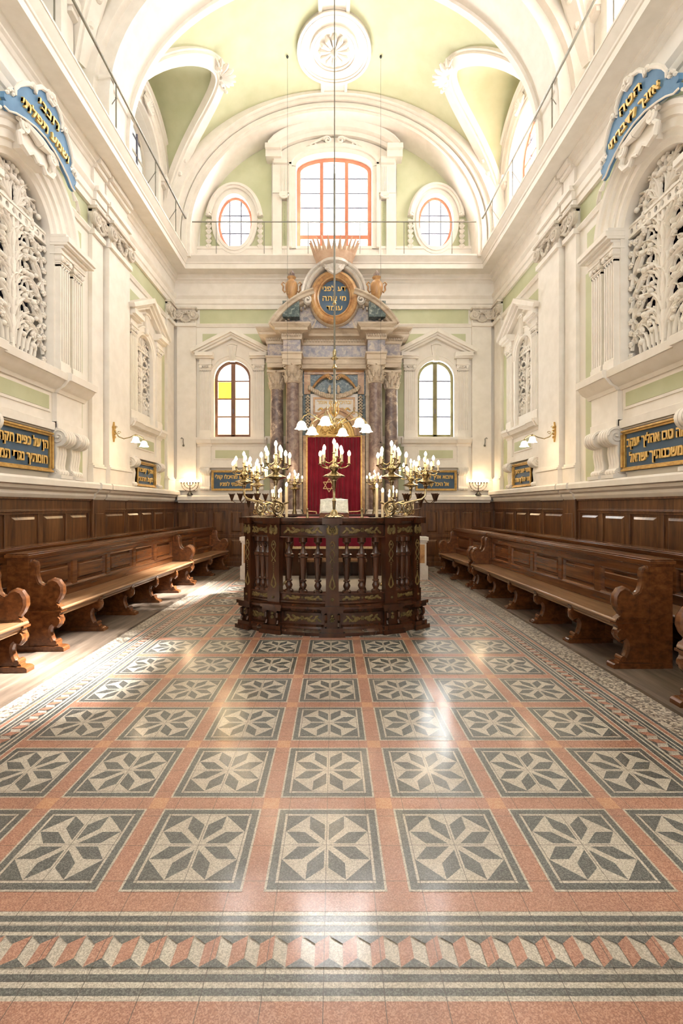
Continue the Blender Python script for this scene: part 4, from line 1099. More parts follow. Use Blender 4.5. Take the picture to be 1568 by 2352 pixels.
# broken segmental pediment
for s in (-1, 1):
    m = M(); rows = []
    n = 14
    for i in range(n + 1):
        u = i / n; ang = R(150) + (R(106) - R(150)) * u
        cx, cz, rr = 0, 5.02, 1.74
        x = rr * cos(ang) * s * -1 * -1; x = s * abs(rr * cos(ang)); z = cz + rr * sin(ang)
        nx, nz = s * abs(cos(ang)), sin(ang)
        sec = [(-.14, 11.4), (-.14, 11.05), (-.11, 10.98), (-.07, 10.96), (-.05, 10.86), (0, 10.84), (.03, 10.80), (.06, 10.80), (.06, 11.4)]
        rows.append([(x + nx * q, y, z + nz * q) for q, y in sec])
    m.strip(rows, True, cap=True); m.build('curved_pediment', TRAV, ark, 30)
    m = M()
    P = [(s * 1.45, 5.93)] + [(s * 1.64 * abs(cos(a)), 5.02 + 1.64 * sin(a)) for a in [R(150) + (R(106) - R(150)) * i / 10 for i in range(11)]] + [(s * .46, 5.93)]
    m.prism(P, 11.12, 11.45, 1); m.build('pediment_field', BREG, ark, 0)
    m = M()
    for i in range(10):
        a = R(146) + (R(110) - R(146)) * i / 10; x, z = s * 1.55 * abs(cos(a)), 5.02 + 1.55 * sin(a); m.box((x - .022, 11.02, z - .035), (x + .022, 11.12, z + .03))
    m.build('dentil_band', TRAV, ark, 0)
# oval attic
LW = lambda x, y, z: (x, y, max(z - .11, 5.90))
m = M(LW)
side = [(.62, 5.93), (.56, 6.02), (.47, 6.16), (.43, 6.35), (.42, 6.7), (.42, 7.0)]
m.prism([(-x, z) for x, z in side] + [(x, z) for x, z in reversed(side)], 11.10, 11.45, 1); m.build('oval_base', TRAV, ark, 25)
m = M(LW)
for s in (-1, 1): m.prism([(s * .10, 6.0), (s * .50, 6.0), (s * .42, 6.22), (s * .40, 6.34), (s * .25, 6.12)], 11.085, 11.11, 1)
m.build('violet_spandrel', BREG, ark, 0)
oc = (0.005, 6.70)
def ovalring(prof, n=44):
    rows = []
    for r, y in prof: rows.append([(oc[0] + r * cos(2 * pi * i / n), y, oc[1] + (r + .075) * sin(2 * pi * i / n)) for i in range(n)])
    m.strip(rows + [rows[0]], True)
m = M(LW); ovalring([(.60, 11.2), (.61, 11.02), (.58, 10.98), (.52, 10.98), (.51, 11.2)]); m.build('oval_rim', TRAV, ark, 40)
m = M(LW); ovalring([(.575, 11.15), (.575, 10.96), (.54, 10.90), (.49, 10.88), (.455, 10.92), (.42, 10.94), (.40, 10.91), (.375, 10.93), (.36, 11.05), (.36, 11.15)]); m.build('oval_frame', YELM, ark, 40)
m = M(LW); n = 40
m.poly([(oc[0] + .385 * cos(2 * pi * i / n), 11.03, oc[1] + .46 * sin(2 * pi * i / n)) for i in range(n)]); m.poly([(oc[0] + .385 * cos(2 * pi * i / n), 11.08, oc[1] + .46 * sin(2 * pi * i / n)) for i in range(n)]); m.build('blue_field', BLUE, ark, 0)
FY = lambda y: (lambda u, v, w: (u, y - w, v))
text_into(ark, 'lettering', FY(11.03), oc[0], 6.59, 0, ['דע לפני', 'מי אתה', 'עומד'], .175, GOLDL, .015, 1.33, 1, (.56, .56, .38), .011)
# scrolled hood over the oval with central shell
m = M(LW)
for s in (-1, 1):
    rows = []
    for i in range(19):
        a = R(84 - (84 + 6) * i / 18); r = .66; x = oc[0] + s * r * cos(a); z = 6.74 + (r + .09) * sin(a); nx, nz = s * cos(a), sin(a)
        rows.append([(x + nx * q, y, z + nz * q) for q, y in ((-.06, 11.3), (-.06, 10.97), (-.03, 10.92), (0, 10.97), (.03, 10.94), (.06, 10.98), (.08, 10.92), (.12, 10.90), (.13, 10.98), (.13, 11.3))])
    m.strip(rows, True, cap=True)
    m.tube([(oc[0] + s * (.64 + .11 * (1 - j / 22) * cos(j * .5)), 10.93 - .002 * j, 6.62 + .11 * (1 - j / 22) * sin(j * .5)) for j in range(20)], .028, 6)
    m.lathe([(.10, 0), (.10, .25)], (oc[0] + s * .64, 10.95, 6.62), 16, 1)
m.build('scroll_hood', WHTM, ark, 40)
m = M(LW)
for j in range(7):
    a = pi * j / 6 + 0; m.tube([(oc[0], 10.90, 7.28), (oc[0] + .12 * cos(a), 10.83, 7.33 + .10 * sin(a)), (oc[0] + .21 * cos(a), 10.88, 7.36 + .16 * sin(a))], [.03, .055, .035], 7)
for s in (-1, 1): m.tube([(oc[0], 10.9, 7.25), (oc[0] + s * .12, 10.86, 7.30), (oc[0] + s * .22, 10.88, 7.42), (oc[0] + s * .14, 10.9, 7.47)], [.05, .055, .05, .03], 7)
m.build('shell_ornament', WHTM, ark, 40)
# crown
cr = thing('crown', 'large buff wooden crown of upright flame points above the ark', 'crown', (0.005, 11.05, 7.46))
m = M(); c = (.005, 11.06, 0)
rows = []
for r, z in ((.38, 7.55), (.42, 7.53), (.44, 7.56), (.46, 7.63), (.50, 7.72), (.49, 7.74), (.45, 7.73), (.42, 7.64), (.39, 7.58)):
    rows.append([(c[0] + r * cos(2 * pi * i / 40), c[1] + .62 * r * sin(2 * pi * i / 40), z) for i in range(40)])
m.strip(rows + [rows[0]], True); m.build('crown_band', BUFFT, cr, 40)
m = M(); m.lathe([(.30, 7.42), (.36, 7.46), (.36, 7.52), (.30, 7.54)], (c[0], c[1], 0), 24); m.build('crown_base', WHTM, cr, 40)
for i in range(24):
    a = 2 * pi * i / 24; ca, sa = cos(a), .62 * sin(a); m = M()
    def pt(r, z, da=0): return (c[0] + r * cos(a + da), c[1] + .62 * r * sin(a + da), z)
    rows = []
    for r, z, h in ((.475, 7.70, .135), (.505, 7.80, .10), (.545, 7.92, .05), (.60, 8.05, .006)):
        rows.append([pt(r - .015, z, -h), pt(r + .02, z, 0), pt(r - .015, z, h), pt(r - .03, z, 0)])
    m.strip(rows, True, cap=True); m.build('crown_point', BUFFT, cr, 40)
cr.location.z -= .10
# urns
def urn(x, lab):
    t = thing('flaming_urn', lab, 'urn', (x, 11.08, 6.46), 'marble urns on the ark pediment')
    m = M(); m.box((x - .20, 10.9, 6.10), (x + .20, 11.3, 6.48)); m.build('plinth', GRNM, t, 0)
    m = M(); m.lathe([(.11, 6.48), (.11, 6.50), (.05, 6.54), (.045, 6.58), (.09, 6.64), (.135, 6.74), (.155, 6.86), (.15, 6.95), (.11, 7.02), (.07, 7.05), (.07, 7.07), (.10, 7.10), (.11, 7.12), (.06, 7.14)], (x, 11.08, 0), 24); m.build('body', YELM, t, 50)
    for s in (-1, 1):
        m = M(); m.tube([(x + s * .13, 11.08, 6.80), (x + s * .17, 11.08, 6.76), (x + s * .21, 11.08, 6.82), (x + s * .20, 11.08, 6.90), (x + s * .24, 11.08, 6.96), (x + s * .20, 11.08, 7.01), (x + s * .16, 11.08, 6.97)], [.018, .022, .022, .022, .022, .02, .012], 7); m.build('handle', YELM, t, 50)
    m = M()
    for k in range(7):
        a = 2 * pi * k / 7; m.tube([(x + .05 * cos(a), 11.08 + .05 * sin(a), 7.12), (x + .055 * cos(a + .5), 11.08 + .055 * sin(a + .5), 7.20), (x + .02 * cos(a + 1), 11.08 + .02 * sin(a + 1), 7.29 - .02 * (k % 2))], [.03, .028, .006], 6)
    m.build('carved_flame', PORPH, t, 50)
urn(-1.03, 'yellow marble urn with carved flame on the left shoulder of the ark'); urn(1.03, 'yellow marble urn with carved flame on the right shoulder of the ark')
# centre panel between the columns
m = M(); m.box((-.80, YA, 1.0), (.80, 12, 5.03)); m.build('green_marble_back', GRNM, ark, 0)
m = M()
for s in (-1, 1):
    a, b = sorted((s * .80, s * .90)); m.box((a, 11.5, 1.0), (b, 12, 5.03)); m.box((a - .02, 11.48, 4.35), (b + .02, 12, 4.40)); m.box((a - .015, 11.48, 4.93), (b + .015, 12, 5.03))
m.build('side_strip', TRAV, ark, 0)
m = M()
for s in (-1, 1): a, b = sorted((s * .60, s * .76)); m.box((a, 11.58, 4.42), (b, 11.64, 4.93))
m.box((-.76, 11.58, 4.92), (.76, 11.64, 5.02)); m.build('yellow_marble_frame', YELM, ark, 30)
for s in (-1, 1):
    m = M(); rows = []
    for i in range(15):
        u = i / 14; x = s * (.56 - .44 * u); z = 4.48 + .36 * sin(u * pi / 2) ** .8
        rows.append([(x, y, z + q) for q, y in ((0, 11.62), (0, 11.50), (.05, 11.47), (.08, 11.50), (.08, 11.62))])
    m.strip(rows, True, cap=True)
    m.tube([(s * (.10 + .07 * (1 - j / 18) * cos(j * .55)), 11.49, 4.80 + .07 * (1 - j / 18) * sin(j * .55)) for j in range(16)], .018, 6)
    m.build('small_broken_pediment', YELM, ark, 30)
    m = M(); a, b = sorted((s * .42, s * .60)); m.box((a, 11.54, 3.74), (b, 11.62, 3.80)); m.box((a + .04, 11.55, 3.66), (b - .04, 11.62, 3.74)); m.build('plaque_bracket', YELM, ark, 0)
m = M()
m.box((-.60, 11.55, 3.80), (.60, 11.62, 4.42)); m.build('plaque_surround', WHTM, ark, 0, .006)
m = M()
for q in ((-.53, 3.90, .53, 3.95), (-.53, 4.28, .53, 4.33), (-.53, 3.95, -.48, 4.28), (.48, 3.95, .53, 4.28)): m.box((q[0], 11.53, q[1]), (q[2], 11.57, q[3]))
m.build('plaque_frame', YELM, ark, 0)
text_into(ark, 'gilt_lettering', FY(11.55), 0, 4.13, 0, ['ובהיכלו כלו אומר', 'כבוד'], .13, GOLD, .012, 1.15, 1, (.86, .24), .011)
m = M()
for s in (-1, 1):
    for k, ph in ((.40, 0), (.25, 1)): m.tube([(s * (.17 + .25 * j / 10), 11.545, 4.03 + .03 * sin(j * 1.1 + ph)) for j in range(11)], [.006 + .014 * sin(pi * j / 10) for j in range(11)], 6)
m.build('gilt_flourish', GOLD, ark, 40)
m = M()  # garland
for i in range(26):
    u = -1 + 2 * i / 25; x = .62 * u; z = 4.34 + .22 * u * u; 
    for k in (-1, 1): m.ball((x, 11.50, z + k * .022), .034 + .008 * ((i + k) % 3), 7, 4)
m.build('festoon', TRAV, ark, 40)
for s in (-1, 1):
    m = M()
    for j in range(14):
        z = 4.36 - .075 * j; m.ball((s * .67, 11.55, z), .03, 6, 4); m.ball((s * .67 + .035, 11.56, z - .03), .026, 6, 4); m.ball((s * .67 - .035, 11.56, z - .03), .026, 6, 4)
    m.build('husk_drop', TRAV, ark, 40)
    m = M(); m.tube([(s * .10, 11.5, 4.62), (s * .12, 11.49, 4.52), (s * .11, 11.49, 4.42)], [.025, .05, .03], 7); m.build('bell_flower', TRAV, ark, 40)
# arch with gilt lunette above the curtain
m = M()
def archband(r0, r1, y0, y1, rows_n=28, z=3.33, ry=1.0):
    rows = []
    for i in range(rows_n + 1):
        a = pi * i / rows_n; rows.append([(r0 * cos(a), y0, z + ry * r0 * sin(a)), (r0 * cos(a), y1, z + ry * r0 * sin(a)), (r1 * cos(a), y1, z + ry * r1 * sin(a)), (r1 * cos(a), y0, z + ry * r1 * sin(a))])
    m.strip(rows, True, cap=True)
archband(.52, .66, 11.62, 11.52, ry=1.12); archband(.60, .66, 11.62, 11.48, ry=1.12)
for s in (-1, 1): a, b = sorted((s * .70, s * .78)); m.box((a, 11.50, 1.0), (b, 11.63, 3.36))
m.build('yellow_arch', YELM, ark, 40)
m = M(); m.poly([(.52 * cos(pi * i / 20), 11.60, 3.33 + .56 * sin(pi * i / 20)) for i in range(21)]); m.poly([(.52 * cos(pi * i / 20), 11.61, 3.33 + .56 * sin(pi * i / 20)) for i in range(21)])
archband(.38, .44, 11.60, 11.56, ry=1.1); archband(.46, .50, 11.60, 11.57, ry=1.1)
for s in (-1, 1):
    for (x, z, r) in ((.12, 3.46, .07), (.24, 3.42, .06), (.16, 3.62, .05), (.30, 3.50, .04)):
        m.tube([(s * (x + r * (1 - j / 18) * cos(j * .5)), 11.585, z + r * (1 - j / 18) * sin(j * .5)) for j in range(16)], .012, 5)
for k in range(8): a = pi * k / 7; m.tube([(0, 11.585, 3.42), (.10 * cos(a), 11.57, 3.46 + .12 * sin(a)), (.16 * cos(a), 11.58, 3.5 + .2 * sin(a))], [.015, .02, .004], 5)
m.box((-.70, 11.52, 3.30), (.70, 11.58, 3.36)); m.build('gilt_lunette', GOLD, ark, 40)
for s in (-1, 1): m = M(); a, b = sorted((s * .665, s * .70)); m.box((a, 11.46, 1.0), (b, 11.52, 3.36)); m.build('gilt_jamb', GOLD, ark, 0)
# curtain
t = thing('ark_curtain', 'deep red velvet curtain hanging in the doorway of the ark', 'curtain', (0, 11.45, .72))
m = M(); rows = []
nn = 90
for z in (3.31, 3.2, 2.6, 1.9, 1.3, .74):
    rows.append([(-.665 + 1.33 * i / nn, 11.46 + .022 * sin(i * .72 + .3 * sin(z * 2)) + .012 * sin(i * 1.9 + z) + (.012 * sin(i * .2)), z) for i in range(nn + 1)])
m.strip(rows, False); m.build('velvet', VELVET, t, 60)
m = M(); m.tube([(-.70, 11.45, 3.325), (.70, 11.45, 3.325)], .012, 6); m.build('curtain_rod', GOLD, t)
m = M()
def band(x0, z0, x1, z1, w=.012):
    L = sqrt((x1 - x0) ** 2 + (z1 - z0) ** 2); nx, nz = -(z1 - z0) / L * w, (x1 - x0) / L * w
    m.prism([(x0 + nx, z0 + nz), (x1 + nx, z1 + nz), (x1 - nx, z1 - nz), (x0 - nx, z0 - nz)], 11.405, 11.42, 1)
band(-.66, 1.46, -.44, 1.44); band(-.44, 1.44, -.44, 1.22); band(-.44, 1.22, -.30, 1.22); band(.30, 1.44, .58, 1.45); band(.58, 1.45, .66, 1.47); band(-.3, 1.22, .3, 1.22); band(.3, 1.22, .3, 1.44)
m.build('gold_braid', FRINGE, t, 0)
m = M()
sc = (-.125, 2.10)
for k in (0, 1):
    P = [(sc[0] + .165 * cos(pi / 2 + k * pi + 2 * pi * j / 3), sc[1] + .165 * sin(pi / 2 + k * pi + 2 * pi * j / 3)) for j in range(3)]
    for j in range(3): band(*P[j], *P[(j + 1) % 3], .008)
o = m.build('embroidered_star', FRINGE, t, 0); o['label'] = 'pale gold six-pointed star outline'
# wrought iron gate in front of the curtain, and two pedestals
t = thing('iron_gate', 'low wrought iron gate in front of the red curtain', 'gate', (0, 10.9, .72))
m = M(); m.tube([(-.78, 10.92, 1.5), (-.70, 10.92, 1.34), (0, 10.92, 1.30), (.70, 10.92, 1.34), (.78, 10.92, 1.5)], .010, 6); m.tube([(-.78, 10.92, .78), (.78, 10.92, .78)], .01, 6)
for i in range(13):
    x = -.75 + 1.5 * i / 12; m.tube([(x, 10.92, .72), (x, 10.92, 1.33)], .008, 5); m.ball((x, 10.92, 1.33), .018, 6, 4)
    if i < 12: m.tube([(x + .0625 + .045 * cos(j * .6) * (1 - j / 20), 10.92, 1.22 + .05 * sin(j * .6)) for j in range(14)], .006, 5)
m.build('ironwork', IRON, t, 40)
for s, w in ((-1, 'left'), (1, 'right')):
    t = thing('marble_pedestal', 'white and yellow marble pedestal behind the %s end of the reading platform' % w, 'pedestal', (s * 1.88, 9.9, 0), 'marble pedestals by the ark steps')
    x = s * 1.88; m = M(); m.box((x - .13, 9.77, 0), (x + .13, 10.03, .30)); m.box((x - .10, 9.80, .30), (x + .10, 10.0, .84)); m.box((x - .14, 9.76, .84), (x + .14, 10.04, .92)); m.box((x - .12, 9.78, .80), (x + .12, 10.02, .84)); m.build('block', WHTM, t, 0, .006)
    m = M(); m.box((x - .06, 9.792, .36), (x + .06, 9.81, .76)); m.box((x - .108, 9.84, .36), (x + .108, 9.96, .76)); m.build('yellow_inlay', YELM, t, 0)
    m = M(); a, b = sorted((x, s * 1.82)); m.box((x - .09, 10.04, .82), (x + .09, 11.95, .90)); m.box((x - .09, 10.04, 0), (x + .09, 11.95, .12))
    for j in range(8): m.lathe([(.05, .12), (.03, .2), (.06, .42), (.025, .7), (.05, .82)], (x, 10.2 + .23 * j, 0), 10)
    o = m.build('balustrade', WHTM, t, 40)

# ================================================================== READING PLATFORM (bimah)
RC, CY = 1.77, 7.37
G = lambda u, v, w: ((RC + w) * sin(u / RC), CY - (RC + w) * cos(u / RC), v)
bm_ = thing('reading_platform', 'carved dark walnut reading platform with bowed balustraded front and gilt ornament', 'reading platform', (0, 6.9, 0))
UE = RC * R(38.4)
def path(d, yb=8.45):
    xs = 1.10 + d; rr = RC + d; pts = [(-xs, yb)]
    n = 36
    a0 = math.asin(xs / rr)
    for i in range(n + 1): a = -a0 + 2 * a0 * i / n; pts.append((rr * sin(a), CY - rr * cos(a)))
    pts.append((xs, yb)); return pts
def sweep(prof, mat, name, k=None):
    m = M(); rows = []
    for d, z in prof + [prof[0]]: rows.append([(x, y, z) for x, y in path(d)])
    m.strip(rows, False); return m.build(name, mat, bm_, 30)
sweep([(-.14, .02), (.10, 0), (.105, .05), (.08, .07), (.06, .085), (.055, .11), (.02, .13), (.018, .27), (.03, .285), (.07, .30), (.09, .33), (.09, .355), (.055, .37), (.03, .385), (-.14, .39)], BIMW, 'plinth')
sweep([(-.09, .39), (.035, .39), (.035, .41), (.015, .42), (.015, .485), (.035, .495), (.035, .515), (-.09, .515)], BIMW, 'lower_rail')
sweep([(-.09, 1.19), (.03, 1.19), (.035, 1.205), (.012, 1.215), (.012, 1.345), (.035, 1.36), (.05, 1.385), (.075, 1.39), (.08, 1.415), (.085, 1.435), (-.13, 1.435), (-.13, 1.41), (-.09, 1.39)], BIMW, 'top_rail')
def breakout(u, hw):
    m = M(G)
    def slab(v0, v1, w0, w1, h):
        n = 4; rows = []
        for i in range(n + 1): a = u - h + 2 * h * i / n; rows.append([(a, v0, w0), (a, v0, w1), (a, v1, w1), (a, v1, w0)])
        m.strip(rows, True, cap=True)
    slab(.0, .06, 0, .15, hw + .06); slab(.06, .11, 0, .12, hw + .04); slab(.11, .29, 0, .07, hw + .015); slab(.29, .33, 0, .11, hw + .04); slab(.33, .37, 0, .13, hw + .055)
    slab(.37, .52, -.09, .055, hw); slab(.52, 1.19, -.06, .045, hw - .01); slab(1.19, 1.36, -.09, .055, hw); slab(1.36, 1.435, -.10, .11, hw + .03)
    for sd in (-1, 1):   # scroll consoles on the base
        uu = u + sd * (hw - .01)
        m.tube([(uu, .27, .07), (uu, .26, .105), (uu, .21, .11), (uu, .17, .085), (uu, .13, .10), (uu, .12, .08)], [.012, .02, .018, .014, .018, .01], 6)
    return m.build('post', BIMW, bm_, 30)
US = [0, RC * R(23.8), -RC * R(23.8)]
for u in US: breakout(u, .085)
for s in (-1, 1): breakout(s * (UE - .035), .06)
for s in (-1, 1):
    for y in (7.25, 8.38):
        m = M(); x0, x1 = sorted((s * 1.01, s * 1.15)); m.box((x0, y - .07, 0), (x1, y + .07, 1.42)); x0, x1 = sorted((s * 1.01, s * 1.22)); m.box((x0, y - .1, 0), (x1, y + .1, .36)); m.build('post', BIMW, bm_, 0, .004)
BP = [(.056, .51), (.056, .535), (.030, .555), (.044, .585), (.046, .60), (.028, .64), (.042, .65), (.042, .665), (.030, .675), (.034, .72), (.052, .945), (.064, .955), (.066, .985), (.05, .995), (.044, 1.01), (.022, 1.06), (.020, 1.09), (.034, 1.12), (.052, 1.135), (.052, 1.20)]
bal = []
def baluster(x, y):
    m = M(); m.lathe(BP, (x, y, 0), 12); o = m.build('baluster', BIMW, bm_, 35); return o
for a, b in ((US[0], US[1]), (US[1], UE)):
    for s in (-1, 1):
        n = 3; lo, hi = a + .085, b - (.085 if b < UE else .12)
        for i in range(n): u = lo + (hi - lo) * (i + .5) / n; p = G(s * u, 0, -.02); baluster(p[0], p[1])
for s in (-1, 1):
    for i in range(4): baluster(s * 1.08, 6.24 + .24 * i)
    for i in range(4): baluster(s * 1.08, 7.45 + .24 * i)
# gilt painted ornament, each panel's motif a part of its own
def flower(m, u, v, w, r):
    for j in range(6): a = 2 * pi * j / 6; m.ball((u + r * cos(a), v + r * sin(a), w), r * .62, 6, 4, sz=1)
    m.ball((u, v, w + .006), r * .5, 6, 4)
def garland(u, v, hw, hh, w):
    m = M(G); flower(m, u, v + hh * .1, w, hh * .32)
    for s in (-1, 1):
        m.ribbon([(u + s * hw * (.15 + .85 * t / 14), v + hh * .34 * sin(t * .75) - hh * .2) for t in range(15)], [.012 * (1.2 - t / 16) + .004 for t in range(15)], w - .004, .012)
        flower(m, u + s * hw * .40, v + hh * .15, w, hh * .2)
        for j in range(5):
            x = u + s * hw * (.22 + .15 * j); sg = 1 if j % 2 else -1
            m.ribbon([(x, v - hh * .1), (x + s * .02, v + sg * hh * .35), (x + s * .045, v + sg * hh * .6), (x + s * .05, v + sg * hh * .45)], [.004, .016, .013, .003], w - .004, .010)
    return m.build('gilt_ornament', GILTW, bm_, 50)
mids = [(US[1]) / 2, (US[1] + UE) / 2 - .02]
for s in (-1, 1):
    for mu, hw in ((mids[0], .24), (mids[1], .15)):
        garland(s * mu, 1.28, hw, .055, .016); garland(s * mu, .452, hw, .030, .018); garland(s * mu, .20, hw * .95, .058, .022)
for u in US + [UE - .035, -UE + .035]:
    m = M(G); w = .06; k = 1.0 if u == 0 else .75
    flower(m, u, 1.285, w, .026 * k)
    for s in (-1, 1):
        m.ribbon([(u + s * .01, 1.235), (u + s * .05 * k, 1.25), (u + s * .055 * k, 1.30), (u + s * .035 * k, 1.335), (u + s * .06 * k, 1.345)], [.016, .02, .018, .014, .006], w - .005, .012)
    flower(m, u, .205, .082, .020 * k); m.ball((u, .25, .078), .02, 6, 4)
    flower(m, u, .445, .066, .014 * k)
    w = .048
    for s in (-1, 1):
        m.ribbon([(u + s * (.003 + .026 * abs(sin(t * .62))), 1.15 - .022 * t) for t in range(13)], [.005] * 13, w - .004, .009)
        m.ribbon([(u + s * .004, .56), (u + s * .03, .60), (u + s * .022, .65), (u + s * .004, .70), (u, .74)], [.008, .012, .009, .008, .003], w - .004, .009)
    m.ball((u, 1.10, w), .014, 6, 4)
    for t in range(7): m.ball((u, .87 - .025 * t, w), .009 - .0006 * t, 5, 4)
    m.build('gilt_ornament', GILTW, bm_, 50)
m = M(); m.box((-1.05, 8.40, .30), (1.05, 8.46, 1.40)); m.box((-1.1, 8.36, 1.40), (1.1, 8.50, 1.435))
for i in range(4): m.box((-.96 + .5 * i, 8.385, .78), (-.54 + .5 * i, 8.40, 1.30))
m.build('back_panel', BIMW, bm_, 0, .004)
# inner deck, steps and back bench
m = M(); P = [(x, y) for x, y in path(-.10)]; m.prism(P, .02, .30, 2); m.build('deck', MARBF, bm_, 0)
t = thing('platform_bench', 'narrow wooden bench inside the reading platform behind the balusters', 'bench', (0, 8.2, .30))
m = M(); m.box((-.60, 8.0, .60), (.60, 8.32, .64)); m.build('seat', SEATW, t, 0, .006)
for x in (-.5, 0, .5): m = M(); m.prism([(8.03, .30), (8.30, .30), (8.27, .34), (8.22, .40), (8.26, .52), (8.30, .60), (8.02, .60), (8.06, .52), (8.10, .40), (8.05, .34)], x - .04, x + .04, 0); m.build('leg', BIMW, t, 0)
t = thing('reading_table', 'dark wooden reading table under a red cloth inside the platform', 'table', (0, 6.9, .30))
m = M(); m.box((-.53, 6.62, 1.33), (.53, 7.26, 1.398)); m.build('table_top', BIMW, t, 0, .006)
for x in (-.46, .46):
    for y in (6.69, 7.19): m = M(); m.lathe([(.035, .30), (.035, .36), (.02, .40), (.032, .52), (.022, .60), (.028, 1.0), (.038, 1.2), (.038, 1.34)], (x, y, 0), 12); m.build('leg', BIMW, t, 40)
cl = thing('table_cloth', 'red velvet cloth with a gold fringe covering the reading table', 'cloth', (0, 6.9, 1.40))
m = M(); n = 60
m.box((-.55, 6.60, 1.400), (.55, 7.28, 1.412)); m.build('cloth_top', PINK, cl, 0)
def drape(m, zt, zb, sc, r=0):
    rows = []
    for z in (zt, (zt + zb) / 2, zb):
        k = (zt - z) * .05; ring = []
        pr = [(-.55, 6.60, .55, 6.60, n), (.55, 6.60, .55, 7.28, n // 2), (.55, 7.28, -.55, 7.28, n), (-.55, 7.28, -.55, 6.60, n // 2)]
        for x0, y0, x1, y1, q in pr:
            for i in range(q):
                f = i / q; x, y = x0 + (x1 - x0) * f, y0 + (y1 - y0) * f; d = 1 + k + (.014 * sin(f * 30) * (zt - z) * 2.0)
                ring.append((x * d, 6.94 + (y - 6.94) * d, z - (sc * abs(sin(f * pi * 5)) if z == zb else 0)))
        rows.append(ring)
    m.strip(rows, True)
m = M(); drape(m, 1.41, .99, .018); m.build('cloth_skirt', VELVET, cl, 60)
m = M(); rows = []
for z, e in ((1.0, .006), (.965, .010)): rows.append([(x, y, z) for x, y in ((-.567 - e, 6.588 - e), (.567 + e, 6.588 - e), (.567 + e, 7.295 + e), (-.567 - e, 7.295 + e))])
m.strip(rows, True); m.build('fringe', FRINGE, cl, 0)
t = thing('book_stand', 'brown wooden book stand on the red table cloth', 'book stand', (0, 6.85, 1.412))
m = M(); m.prism([(6.66, 1.412), (7.06, 1.412), (7.06, 1.62), (7.02, 1.62), (6.70, 1.475), (6.66, 1.46)], -.215, -.195, 0); m.prism([(6.66, 1.412), (7.06, 1.412), (7.06, 1.62), (7.02, 1.62), (6.70, 1.475), (6.66, 1.46)], .195, .215, 0)
m.prism([(-.215, 1.412), (.215, 1.412), (.215, 1.47), (.19, 1.485), (.12, 1.468), (.06, 1.485), (0, 1.492), (-.06, 1.485), (-.12, 1.468), (-.19, 1.485), (-.215, 1.47)], 6.655, 6.68, 1); m.build('stand', BENCH, t, 20)
tl_ = lambda u, v, w: (u, 6.70 + v * .58 - w * .8, 1.475 + v * .81 + w * .58)
t = thing('silver_book_cover', 'embossed silver plate cover resting on the book stand', 'book cover', (0, 6.8, 1.48))
m = M(tl_); m.prism([(-.20, 0), (.20, 0), (.205, .245), (.15, .25), (.10, .265), (.05, .26), (0, .28), (-.05, .26), (-.10, .265), (-.15, .25), (-.205, .245)], 0, .014, 2)
for j in range(46):
    x = random.uniform(-.17, .17); y = random.uniform(.03, .22); a0 = random.uniform(0, 6)
    m.ribbon([(x + .022 * (1 - q / 9) * cos(a0 + q * .8), y + .020 * (1 - q / 9) * sin(a0 + q * .8)) for q in range(8)], [.004] * 8, .013, .007)
m.tube([(-.185, .015, .016), (.185, .015, .016), (.185, .232, .016), (-.185, .232, .016), (-.185, .015, .016)], .006, 5); m.ball((0, .13, .016), .028, 10, 5, sz=.5)
m.build('embossed_plate', SILVER, t, 40)
for s, w in ((-1, 'left'), (1, 'right')):
    m = M(); m.lathe([(.02, 1.436), (.02, 1.445), (.012, 1.455), (.012, 1.53), (.014, 1.535), (.008, 1.555)], (s * .33 + (0 if s < 0 else .015), G(s * .35, 0, -.02)[1], 0), 12)
    tag(m.build('brass_finial', BRASS, None, 40), 'small brass peg on the top rail just %s of the silver book cover' % w, 'finial')

for o_ in (bm_, cl, bpy.data.objects['reading_table'], bpy.data.objects['platform_bench']): o_.location.x -= .022
# ------------------------------------------------------------------ lamps
def candle_arms(parent, c, zb, rings, ctop, k=1.0, cl=.105):
    """rings: (radius, count, phase, cup height, start height). Each light is candle > bulb."""
    x, y = c
    for rad, n, ph, zc, zs in rings:
        for i in range(n):
            a = 2 * pi * i / n + ph; ca, sa = cos(a), sin(a)
            m = M(); m.tube([(x + rad * f * ca, y + rad * f * sa, zb + h) for f, h in ((.12, zs), (.45, zs - .028 * k), (.8, zs - .015 * k), (.98, zs + (zc - zs) * .5), (1, zc))], [.010 * k, .009 * k, .008 * k, .008 * k, .008 * k], 6)
            m.lathe([(.008 * k, zb + zc - .01), (.026 * k, zb + zc), (.028 * k, zb + zc + .008), (.016 * k, zb + zc + .012)], (x + rad * ca, y + rad * sa, 0), 10)
            m.build('arm', BRASS, parent, 40)
            light(parent, x + rad * ca, y + rad * sa, zb + zc + .008, cl, k)
    light(parent, x, y, zb + ctop, cl * 1.15, k)
def light(parent, x, y, z, h, k=1.0, lit=True, r=.0125):
    m = M(); m.lathe([(r * k, z), (r * k * 1.05, z + h * .5), (r * k, z + h), (r * k * .5, z + h + .004)], (x, y, 0), 10); c = m.build('candle', WAX, parent, 50)
    m = M(); m.lathe([(.006 * k, z + h), (.016 * k, z + h + .012 * k), (.021 * k, z + h + .03 * k), (.017 * k, z + h + .05 * k), (.007 * k, z + h + .068 * k), (.001, z + h + .075 * k)], (x, y, 0), 10)
    m.build('bulb', BULB if lit else WAX, c, 60)
